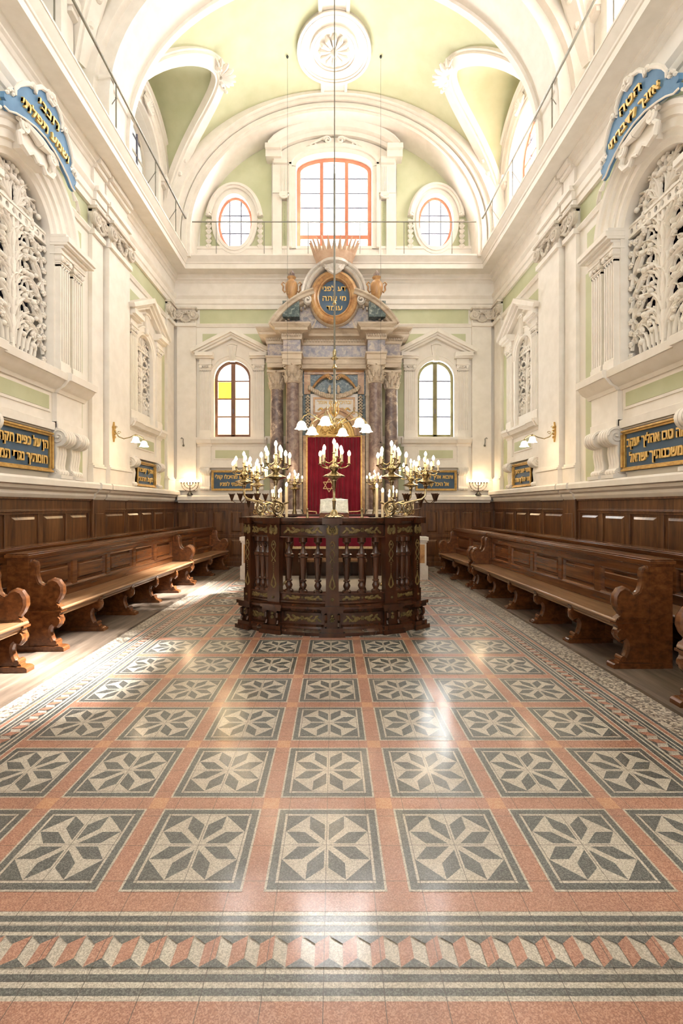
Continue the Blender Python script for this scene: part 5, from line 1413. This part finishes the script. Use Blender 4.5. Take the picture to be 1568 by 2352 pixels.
def candelabrum(x, y, z, label, off=(0, 0), k=1.0, ph=0, tall=0, group='brass candelabra on the reading platform'):
    t = thing('candelabrum', label, 'candelabrum', (x, y, z), group)
    cx, cy_ = x + off[0], y + off[1]
    m = M()
    if tall:
        m.lathe([(.16, z), (.17, z + .03), (.10, z + .06), (.05, z + .12), (.07, z + .18), (.035, z + .24), (.03, z + tall * .4), (.06, z + tall * .45), (.075, z + tall * .55), (.03, z + tall * .7), (.045, z + tall * .75), (.03, z + tall * .9), (.05, z + tall)], (cx, cy_, 0), 16); zb = z + tall - .48 * k
    elif off == (0, 0):
        m.lathe([(.10 * k, z), (.105 * k, z + .01), (.085 * k, z + .02), (.05 * k, z + .035), (.042 * k, z + .07), (.022 * k, z + .10)], (cx, cy_, 0), 18)
        for j in range(3): a = 2 * pi * j / 3 + .5; m.tube([(x + .06 * cos(a), y + .06 * sin(a), z + .03), (x + .115 * cos(a), y + .115 * sin(a), z + .02), (x + .13 * cos(a), y + .13 * sin(a), z + .008)], [.014, .014, .008], 6)
        zb = z
    else:
        d = Vector((off[0], off[1], 0)); L = d.length; d.normalize()
        def q(r, h): return (x + d.x * r, y + d.y * r, z + h)
        m.lathe([(.05, z), (.05, z + .01), (.03, z + .02), (.025, z + .04)], (x, y, 0), 14)
        m.tube([q(.0, .02), q(-.03, .06), q(-.055, .11), q(-.04, .17), q(.02, .20), q(.08, .215), q(L * .8, .25), q(L * .97, .30), q(L, .36), q(L, .44)], [.016, .018, .016, .016, .017, .017, .017, .017, .018, .018], 8)
        m.tube([q(.03 + .055 * (1 - j / 26) * cos(j * .5 + 2), .115 + .06 * (1 - j / 26) * sin(j * .5 + 2)) for j in range(24)], .011, 6)
        m.tube([q(.0, .02), q(.05, .03), q(.09, .07), q(.10, .13), q(.08, .18), q(.10, .22)], [.012] * 6, 6)
        m.tube([q(-.04, .17), q(-.09, .185), q(-.12, .195)], [.014, .013, .010], 6)
        zb = z
    m.build('base', BRASS, t, 40)
    m = M()
    z0 = .10 if off == (0, 0) else .40
    if tall: z0 = .46
    pr = [(r, h) for r, h in ((.016, z0), (.022, .20), (.026, .21), (.014, .23), (.017, .36), (.024, .38), (.026, .44), (.034, .455), (.03, .475)) if h >= z0]
    if not tall: m.lathe([(r * k, zb + h * k) for r, h in pr], (cx, cy_, 0), 12); m.build('stem', BRASS, t, 40)
    m = M(); m.lathe([(.03 * k, zb + .465 * k), (.06 * k, zb + .485 * k), (.135 * k, zb + .505 * k), (.14 * k, zb + .512 * k), (.12 * k, zb + .525 * k), (.06 * k, zb + .55 * k), (.03 * k, zb + .575 * k), (.055 * k, zb + .60 * k), (.062 * k, zb + .625 * k), (.05 * k, zb + .65 * k), (.02 * k, zb + .67 * k), (.016 * k, zb + .79 * k), (.028 * k, zb + .80 * k), (.018 * k, zb + .81 * k)], (cx, cy_, 0), 20)
    m.build('drip_dish', BRASS, t, 40)
    candle_arms(t, (cx, cy_), zb, [(.19 * k, 5, ph, .665 * k, .64 * k), (.125 * k, 3, ph + .6, .735 * k, .70 * k)], .80 * k, k, .09 * k)
    return t
ZT = 1.435
candelabrum(0, 5.64, ZT, 'brass candelabrum at the very centre of the platform front, before the red curtain', ph=.2)
candelabrum(-.69, 5.84, ZT, 'brass scroll-footed candelabrum on the front rail, first to the left of centre', off=(-.05, -.03), ph=.5)
candelabrum(.69, 5.84, ZT, 'brass scroll-footed candelabrum on the front rail, first to the right of centre', off=(.04, -.03), ph=.1)
candelabrum(-1.09, 6.95, ZT, 'outermost left brass candelabrum leaning out on a scroll bracket over the side rail', off=(-.28, 0), ph=.3)
candelabrum(1.09, 6.95, ZT, 'outermost right brass candelabrum leaning out on a scroll bracket over the side rail', off=(.30, 0), ph=.9)
candelabrum(-1.09, 8.05, ZT, 'rear left brass candelabrum on the side rail, just inside the outermost left one', off=(-.26, 0), ph=.9)
candelabrum(1.09, 8.05, ZT, 'rear right brass candelabrum on the side rail, just inside the outermost right one', off=(.26, 0), ph=.4)
candelabrum(-.93, 10.75, .54, 'tall standing candelabrum before the left columns of the ark', k=.95, tall=1.42, ph=.2, group='tall candelabra before the ark')
candelabrum(.95, 10.75, .54, 'tall standing candelabrum before the right columns of the ark', k=.95, tall=1.42, ph=.7, group='tall candelabra before the ark')
# dark bronze oil lamp clusters
def oil_lamp(x, y, label):
    t = thing('oil_lamp_cluster', label, 'lamp', (x, y, ZT), 'dark bronze oil lamp clusters')
    m = M(); s = 1 if x > 0 else -1
    m.tube([(s * 1.10, y, ZT), (s * 1.14, y, ZT + .06), (x, y, ZT + .10), (x, y, ZT + .17)], .012, 6); m.lathe([(.008, ZT + .12), (.02, ZT + .15), (.035, ZT + .22), (.06, ZT + .27), (.085, ZT + .33), (.09, ZT + .345), (.07, ZT + .34)], (x, y, 0), 14); m.build('centre_cup', BRONZE, t, 40)
    for j in range(6):
        a = 2 * pi * j / 6 + .2; cx, cy_ = x + .27 * cos(a), y + .27 * sin(a); m = M()
        m.tube([(x + .05 * cos(a), y + .05 * sin(a), ZT + .28), (x + .12 * cos(a), y + .12 * sin(a), ZT + .20), (x + .20 * cos(a), y + .20 * sin(a), ZT + .19), (cx, cy_, ZT + .24)], .006, 5); m.build('arm', BRONZE, t, 40)
        m = M(); m.lathe([(.004, ZT + .22), (.018, ZT + .25), (.032, ZT + .29), (.044, ZT + .325), (.046, ZT + .34), (.03, ZT + .335)], (cx, cy_, 0), 10)
        for q in range(8): b = 2 * pi * q / 8; m.tube([(cx + .042 * cos(b), cy_ + .042 * sin(b), ZT + .33), (cx + .052 * cos(b), cy_ + .052 * sin(b), ZT + .355)], [.008, .003], 5)
        m.build('cup', BRONZE, t, 40)
oil_lamp(-1.40, 7.5, 'dark bronze cluster of small oil cups among the left candelabra'); oil_lamp(1.42, 7.5, 'dark bronze cluster of small oil cups among the right candelabra')
# tall ivory candles and small triple holders on the platform
for x, y, h, lab in ((-.78, 7.5, .50, 'tall ivory candle left of the silver cover, nearest to the ark columns'), (-.86, 7.35, .40, 'tall ivory candle under the small three-light branch on the left'), (-.92, 7.7, .32, 'shortest tall ivory candle on the left, behind the first candelabrum'),
                     (.70, 7.5, .48, 'tall ivory candle right of the silver cover, nearest to the curtain'), (.78, 7.35, .40, 'tall ivory candle with single bulb on the right'), (.93, 7.7, .33, 'shortest tall ivory candle on the right')):
    t = thing('altar_candle', lab, 'candle', (x, y, .3), 'tall ivory candles on the platform')
    m = M(); m.lathe([(.05, .30), (.05, .33), (.02, .36), (.018, 1.36), (.035, 1.38), (.035, 1.40)], (x, y, 0), 12); m.build('stand', BRASS, t, 40)
    light(t, x, y, 1.40, h, 1.0, True, .022)
for s, w in ((-1, 'left'), (1, 'right')):
    t = thing('candle_branch', 'small brass three-light branch on the %s rail behind the first candelabrum' % w, 'candle holder', (s * 1.0, 7.9, ZT - .9), 'small brass branches')
    x, y = s * 1.02, 7.9; m = M(); m.lathe([(.07, .30), (.07, .32), (.02, .36), (.015, 1.72), (.03, 1.74)], (x, y, 0), 12); m.build('stem', BRASS, t, 40)
    for j in range(3):
        a = 2 * pi * j / 3 + .4; m = M(); m.tube([(x, y, 1.70), (x + .05 * cos(a), y + .05 * sin(a), 1.68), (x + .07 * cos(a), y + .07 * sin(a), 1.73)], .007, 5); m.lathe([(.008, 1.72), (.022, 1.735), (.022, 1.742)], (x + .07 * cos(a), y + .07 * sin(a), 0), 8); m.build('arm', BRASS, t, 40)
        light(t, x + .07 * cos(a), y + .07 * sin(a), 1.74, .07, .8)
    light(t, x, y, 1.745, .13, .8)
    t = thing('candle_tray', 'small gilt tray of unlit candles on the outer edge of the %s rail' % w, 'candle holder', (s * 1.3, 8.3, ZT), 'trays of unlit candles')
    x, y = s * 1.36, 8.3; m = M(); m.box((x - .10, y - .04, ZT + .06), (x + .10, y + .04, ZT + .075)); m.tube([(s * 1.10, y, ZT), (s * 1.2, y, ZT + .03), (x, y, ZT + .06)], .012, 6)
    for j in range(4): m.tube([(x - .08 + .05 * j + .02 * cos(q * .7), y, ZT + .03 + .03 * sin(q * .7)) for q in range(10)], .006, 5)
    m.build('tray', GOLD, t, 40)
    for j in range(3): light(t, x - .075 + .075 * j, y, ZT + .075, .10, .9, False)

# ------------------------------------------------------------------ chandelier
CX, CYc, CZ = .007, 8.0, 3.10
t = thing('chandelier', 'brass chandelier with six glowing glass tulip shades on a long rod', 'chandelier', (CX, CYc, CZ))
m = M(); m.tube([(CX, CYc, CZ + .15), (CX, CYc, 4.05)], .022, 8); m.tube([(CX, CYc, 4.05), (CX, CYc, 7.4)], .017, 8); m.tube([(CX, CYc, 7.4), (CX, CYc, 11.36)], .010, 6)
m.lathe([(.02, 11.28), (.08, 11.33), (.09, 11.38)], (CX, CYc, 0), 14); m.build('rod', STEEL, t, 40)
for pr_ in ([(.018, 3.98), (.05, 4.0), (.035, 4.03), (.018, 4.06)], [(.018, 4.13), (.07, 4.16), (.03, 4.2), (.035, 4.28), (.018, 4.32)], [(.018, 5.10), (.035, 5.12), (.018, 5.18)]):
    m = M(); m.lathe(pr_, (CX, CYc, 0), 12); m.build('collar', BRASS, t, 40)
m = M()
m.lathe([(.002, CZ - .16), (.03, CZ - .12), (.045, CZ - .02), (.02, CZ + .04), (.06, CZ + .10), (.03, CZ + .16), (.018, CZ + .3)], (CX, CYc, 0), 16); m.build('hub', BRASS, t, 40)
m = M()
for j in range(4):
    a = 2 * pi * j / 4 + .3
    m.tube([(CX + r * cos(a), CYc + r * sin(a), CZ + h) for r, h in ((.02, .05), (.06, .10), (.08, .17), (.06, .23), (.085, .28), (.065, .31), (.05, .27))], [.012, .012, .011, .010, .010, .008, .005], 6)
m.build('scroll_crest', GOLD, t, 40)
def tulip(par, x, y, z, k=1.0, tilt=(0, 0)):
    m = M(); m.lathe([(.012 * k, z + .08 * k), (.022 * k, z + .06 * k), (.024 * k, z + .03 * k)], (x, y, 0), 10); s_ = m.build('socket', BRASS, par, 40)
    m = M(); rows = []
    for r, h, wv in ((.022, .035, 0), (.048, .02, .0), (.064, -.01, .03), (.066, -.04, .10), (.072, -.07, .20), (.084, -.088, .30)):
        rows.append([(x + tilt[0] * -h + k * r * (1 + wv * cos(6 * 2 * pi * i / 36)) * cos(2 * pi * i / 36), y + tilt[1] * -h + k * r * (1 + wv * cos(6 * 2 * pi * i / 36)) * sin(2 * pi * i / 36), z + k * h) for i in range(36)])
    m.strip(rows, True); m.build('glass_shade', SHADE, par, 60)
    m = M(); m.ball((x, y, z - .03 * k), .026 * k, 10, 6); m.build('bulb', BULB, par, 60)
for j in range(6):
    a = R(-105) + 2 * pi * j / 6; ca, sa = cos(a), sin(a)
    m = M(); m.tube([(CX + r * ca, CYc + r * sa, CZ + h) for r, h in ((.03, 0), (.16, -.06), (.30, .0), (.44, .07), (.54, .04), (.58, -.03))], [.013, .011, .010, .010, .010, .010], 7)
    m.tube([(CX + (.47 + .035 * cos(q * .7) * (1 - q / 12)) * ca, CYc + (.47 + .035 * cos(q * .7) * (1 - q / 12)) * sa, CZ + .10 + .035 * sin(q * .7)) for q in range(9)], .006, 5)
    arm = m.build('arm', BRASS, t, 40); tulip(arm, CX + .585 * ca, CYc + .585 * sa, CZ - .10, 1.12)
def lamp(name, loc, e, col=(1, .72, .42), r=.05):
    l = bpy.data.lights.new(name, 'POINT'); l.energy = e; l.color = col; l.shadow_soft_size = r; o = bpy.data.objects.new(name, l); COL.objects.link(o); o.location = loc
lamp('chandelier_light', (CX, CYc, CZ - .35), 14, r=.25)
for x, y in ((0, 5.64), (-.79, 5.77), (.77, 5.77), (-1.37, 6.95), (1.39, 6.95), (-1.35, 8.05), (1.35, 8.05)): lamp('candelabrum_light', (x, y, 2.48), 4.0, r=.12)
for x in (-.93, .95): lamp('tall_candelabrum_light', (x, 10.75, 2.55), 4.0, r=.12)
# thin wires hanging from the vault
for s, w in ((-1, 'left'), (1, 'right')):
    m = M(); z = zm(1.04); m.tube([(s * 1.04, 10.2, z), (s * 1.04, 10.2, 2.4)], .0032, 5); m.ball((s * 1.04, 10.2, z - .02), .03, 7, 4); m.ball((s * 1.04, 10.2, 3.0), .022, 7, 4); m.ball((s * 1.04, 10.2, 2.4), .02, 7, 4)
    tag(m.build('hanging_wire', IRON, None, 40), 'thin dark wire hanging from the vault in front of the %s ark columns' % w, 'wire', 'thin wires from the vault')
# ------------------------------------------------------------------ wall sconces
for s, w in ((-1, 'left'), (1, 'right')):
    x = s * (XW - .15); y, z = 8.42, 2.93
    t = thing('wall_sconce', 'curved brass wall light with two glowing glass shades on the %s wall pilaster' % w, 'wall lamp', (x, y, z), 'two-light wall sconces')
    m = M(); m.prism([(y + a, z + b) for a, b in ((0, -.17), (.025, -.08), (.04, 0), (.03, .07), (.045, .10), (.02, .13), (0, .20), (-.02, .13), (-.045, .10), (-.03, .07), (-.04, 0), (-.025, -.08))], min(x, x - s * .03), max(x, x - s * .03), 0)
    for q in range(4): m.ball((x - s * .035, y, z - .08 + .06 * q), .022, 7, 4)
    m.build('wall_plate', GOLD, t, 40)
    m = M(); P = [(x - s * a, y - b, z + c) for a, b, c in ((.03, 0, .06), (.06, 0, .0), (.10, .0, -.07), (.20, .0, -.11), (.32, 0, -.08), (.42, .0, -.03), (.50, 0, -.06), (.56, .0, -.10))]
    m.tube(P, [.012, .012, .011, .010, .009, .009, .008, .008], 7)
    for (a, c, r) in ((.11, 0.0, .035), (.05, .10, .03)): m.tube([(x - s * (a + r * cos(q * .6) * (1 - q / 14)), y, z + c + r * sin(q * .6) * (1 - q / 14)) for q in range(12)], .006, 5)
    m.build('arm', BRASS, t, 40)
    tulip(t, x - s * .42, y, z - .10, .85); tulip(t, x - s * .57, y, z - .18, .85)
    lamp('sconce_light', (x - s * .5, y - .05, z - .32), 5, r=.1)
# ------------------------------------------------------------------ menorahs on the ledge
for s, w in ((-1, 'left'), (1, 'right')):
    x, y, z = s * 3.74, 11.86, 1.868
    t = thing('menorah', 'seven-branched dark menorah with lit bulbs on the back ledge in the %s corner' % w, 'menorah', (x, y, z), 'menorahs on the back ledge')
    m = M(); m.lathe([(.085, z), (.08, z + .015), (.05, z + .05), (.025, z + .085), (.012, z + .09)], (x, y, 0), 8); m.build('foot', IRON, t, 40)
    m = M(); m.tube([(x, y, z + .08), (x, y, z + .31)], .008, 6)
    for q in (.10, .14, .19, .24): m.ball((x, y, z + q), .014, 7, 4)
    m.build('stem', BRONZE, t, 40)
    for k in (1, 2, 3):
        r = .075 * k
        for q in (-1, 1):
            m = M(); m.tube([(x + q * r * sin(a), y, z + .31 - r * .95 * cos(a)) for a in [pi / 2 * j / 8 for j in range(9)]], .006, 6)
            for a in (.5, 1.1): m.ball((x + q * r * sin(a), y, z + .31 - r * .95 * cos(a)), .011, 6, 4)
            m.build('branch', BRONZE, t, 40)
    for k in range(-3, 4):
        m = M(); m.lathe([(.006, z + .30), (.022, z + .315), (.024, z + .335), (.018, z + .34)], (x + .075 * k, y, 0), 10); c = m.build('cup', BRASS, t, 40)
        m = M(); m.lathe([(.012, z + .34), (.022, z + .355), (.024, z + .375), (.014, z + .395), (.002, z + .40)], (x + .075 * k, y, 0), 10); m.build('bulb', BULB, c, 60)
    lamp('menorah_light', (x, y - .12, z + .42), 7, r=.1)
    m = M(); yy = YW - .10; xx = s * 3.92
    m.tube([(xx, yy, 3.18), (xx, yy - .03, 3.25), (xx, yy - .02, 3.33), (xx + s * .04, yy - .02, 3.36), (xx + s * .06, yy - .02, 3.33)], .010, 6); m.ball((xx, yy, 3.16), .03, 7, 4)
    tag(m.build('wall_hook', STEEL, None, 40), 'small grey scroll hook on the back wall above the %s menorah' % w, 'hook', 'scroll hooks')

# ================================================================== PEWS
def pew(s, xb, y0, y1, npan, nsup, label, xb2=None, sc=.9, group='long wooden pews'):
    """s: side (-1 left, 1 right); xb: x of the back face at y0, xb2 at y1; seat faces the centre."""
    xb2 = xb if xb2 is None else xb2
    Z0 = .018
    def F(x, y, z):
        f = (y - y0) / (y1 - y0); return (s * (xb + (xb2 - xb) * f - x * sc), y, z + Z0)
    t = thing('pew', label, 'pew', (s * (xb + xb2) / 2, (y0 + y1) / 2, Z0), group)
    e = .075
    m = M(F); m.box((0, y0, .08), (.145, y1, .98)); m.box((-.02, y0 - .02, .98), (.245, y1 + .02, 1.0)); m.box((-.035, y0 - .03, 1.0), (.26, y1 + .03, 1.035)); m.box((-.02, y0 - .02, 1.035), (.24, y1 + .02, 1.05))
    m.prism([(.17, .90), (.20, .92), (.21, .97), (.245, .99), (.17, .99)], y0 + e, y1 - e, 1)
    m.box((.14, y0 + e, .88), (.20, y1 - e, .97)); m.box((.14, y0 + e, .47), (.20, y1 - e, .57)); m.box((.14, y0 + e, .565), (.22, y1 - e, .585))
    p = (y1 - y0 - 2 * e) / npan
    for i in range(npan + 1): a = y0 + e + i * p; m.box((.14, max(y0 + e, a - .05), .57), (.20, min(y1 - e, a + .05), .90))
    m.build('backrest', BENCH, t, 20, .004)
    for i in range(npan):
        a, b = y0 + e + i * p + .05, y0 + e + (i + 1) * p - .05; m = M(F)
        q = .05
        def rr_(x, d): return [(x, a + d, .585 + d), (x, b - d, .585 + d), (x, b - d, .88 - d), (x, a + d, .88 - d)]
        o, o1, o2, o3 = rr_(.199, 0), rr_(.188, .018), rr_(.150, .034), rr_(.150, .042); o4, o5 = rr_(.176, .062), rr_(.180, .070)
        m.strip([o, o1, o2, o3, o4, o5], True); m.poly(o5); m.build('back_panel', BENCH, t, 20)
    m = M(F); m.box((.15, y0 + .01, .435), (.585, y1 - .01, .47)); m.prism([(.57, .435), (.62, .44), (.625, .455), (.61, .47), (.57, .47)], y0 + .01, y1 - .01, 1); m.prism([(.48, .36), (.56, .37), (.565, .39), (.59, .41), (.595, .436), (.48, .436)], y0 + .02, y1 - .02, 1)
    o_ = m.build('seat', SEATW, t, 20, .004)
    def curve(p): return p
    low = [(.04, 0), (.64, 0), (.64, .035), (.62, .05), (.585, .055), (.575, .075), (.55, .085), (.525, .075), (.51, .085), (.485, .12), (.462, .18), (.46, .23), (.475, .27), (.50, .295), (.53, .285), (.555, .275), (.58, .30), (.585, .34), (.575, .37), (.59, .385), (.60, .43), (.04, .43)]
    arm = [(.0, .43), (.60, .43), (.615, .45), (.60, .48), (.565, .50), (.55, .525), (.56, .55), (.585, .58), (.605, .63), (.60, .69), (.565, .735), (.515, .75), (.465, .73), (.44, .70), (.415, .69), (.375, .70), (.335, .73), (.31, .79), (.30, .86), (.31, .91), (.30, .945), (.275, .955), (.25, .94), (.24, .90), (.235, .985), (0, .985)]
    for ye, nm in ((y0, -1), (y1, 1)):
        a, b = (ye, ye + .07) if nm < 0 else (ye - .07, ye)
        m = M(F); m.prism([(x, z) for x, z in low], a, b, 1); m.prism(arm, a, b, 1)
        m.prism([(x * 1.0 + .015, z) for x, z in low[1:5]] + [(.10, .05), (.10, 0)], a - .02, b + .02, 1)
        m.box((.12, a - .015, .415), (.62, b + .015, .435)); m.box((-.01, a - .012, 0), (.24, b + .012, .98)); m.box((.24, a - .01, .47), (.59, b + .01, .485))
        out = a if nm < 0 else b
        # rolled front of the arm and of the leg, and scroll on the side
        m.tube([(x, (a + b) / 2, z) for x, z in arm[5:25]], [.030, .034, .037, .04, .042, .042, .040, .036, .032, .03, .03, .032, .034, .034, .032, .03, .03, .03, .024, .016], 8)
        m.tube([(x, (a + b) / 2, z) for x, z in low[8:20]], .036, 8)
        m.lathe([(.05, -.05), (.055, 0), (.05, .05)], (.555, (a + b) / 2, .325), 14, 1); m.lathe([(.03, -.05), (.03, .05)], (.54, (a + b) / 2, .09), 10, 1)
        m.build('end_panel', BENCH, t, 35)
    for i in range(nsup):
        yc = y0 + (y1 - y0) * (i + 1) / (nsup + 1); m = M(F); m.prism([(x, z) for x, z in low], yc - .035, yc + .035, 1)
        m.prism([(.20, 0), (.655, 0), (.655, .03), (.60, .05), (.20, .05)], yc - .055, yc + .055, 1); m.tube([(x, yc, z) for x, z in low[8:20]], .034, 8); m.lathe([(.028, -.05), (.028, .05)], (.54, yc, .09), 10, 1)
        m.build('support', BENCH, t, 35)
    return t
pew(-1, 3.50, 4.92, 9.10, 5, 4, 'long sunlit pew on the left, front row, middle of the side aisle', 3.36, .92)
pew(1, 3.24, 4.40, 8.66, 5, 4, 'long shaded pew on the right, front row, middle of the side aisle', 3.12, .86)
pew(-1, 3.40, 9.25, 11.30, 2, 1, 'short pew at the far left corner, front row, nearest to the ark', 3.16)
pew(1, 3.16, 8.86, 10.70, 2, 1, 'short pew at the far right corner, front row, nearest to the ark', 3.00)
pew(-1, 3.46, .45, 4.36, 5, 4, 'left front-row pew nearest to the viewer, only its far end in view')
pew(1, 3.26, -.6, 3.62, 5, 4, 'right front-row pew nearest to the viewer, only its far end in view')
pew(-1, 4.12, 4.6, 9.55, 6, 4, 'rear-row pew against the left panelling, behind the long sunlit one', 4.06)
pew(1, 3.96, 4.3, 8.86, 6, 4, 'rear-row pew against the right panelling, behind the long shaded one', 3.86)
pew(-1, 4.06, 9.62, 11.80, 2, 1, 'rear-row short pew in the far left corner by the panelling', 3.95)
pew(1, 3.90, 8.95, 11.70, 3, 1, 'rear-row short pew in the far right corner by the panelling', 3.75)
pew(-1, 4.12, -.2, 4.5, 6, 4, 'rear-row pew at the near left, its top edge entering the frame')
pew(1, 4.0, -.2, 4.2, 6, 4, 'rear-row pew at the near right, its top edge entering the frame')
for s, w in ((-1, 'left'), (1, 'right')):
    m = M(); x = s * (XW - .09); 
    m.tube([(x - s * .03, 8.95, 1.99), (x - s * .05, 8.90, 2.05), (x - s * .04, 8.80, 2.04), (x - s * .05, 8.72, 2.09), (x - s * .06, 8.64, 2.03), (x - s * .04, 8.56, 2.0)], [.02, .03, .035, .04, .03, .015], 7)
    tag(m.build('plaster_scroll', STUCCO, None, 40), 'small loose plaster scroll lying on the ledge below the %s sconce' % w, 'ornament', 'plaster scrolls on the ledge')
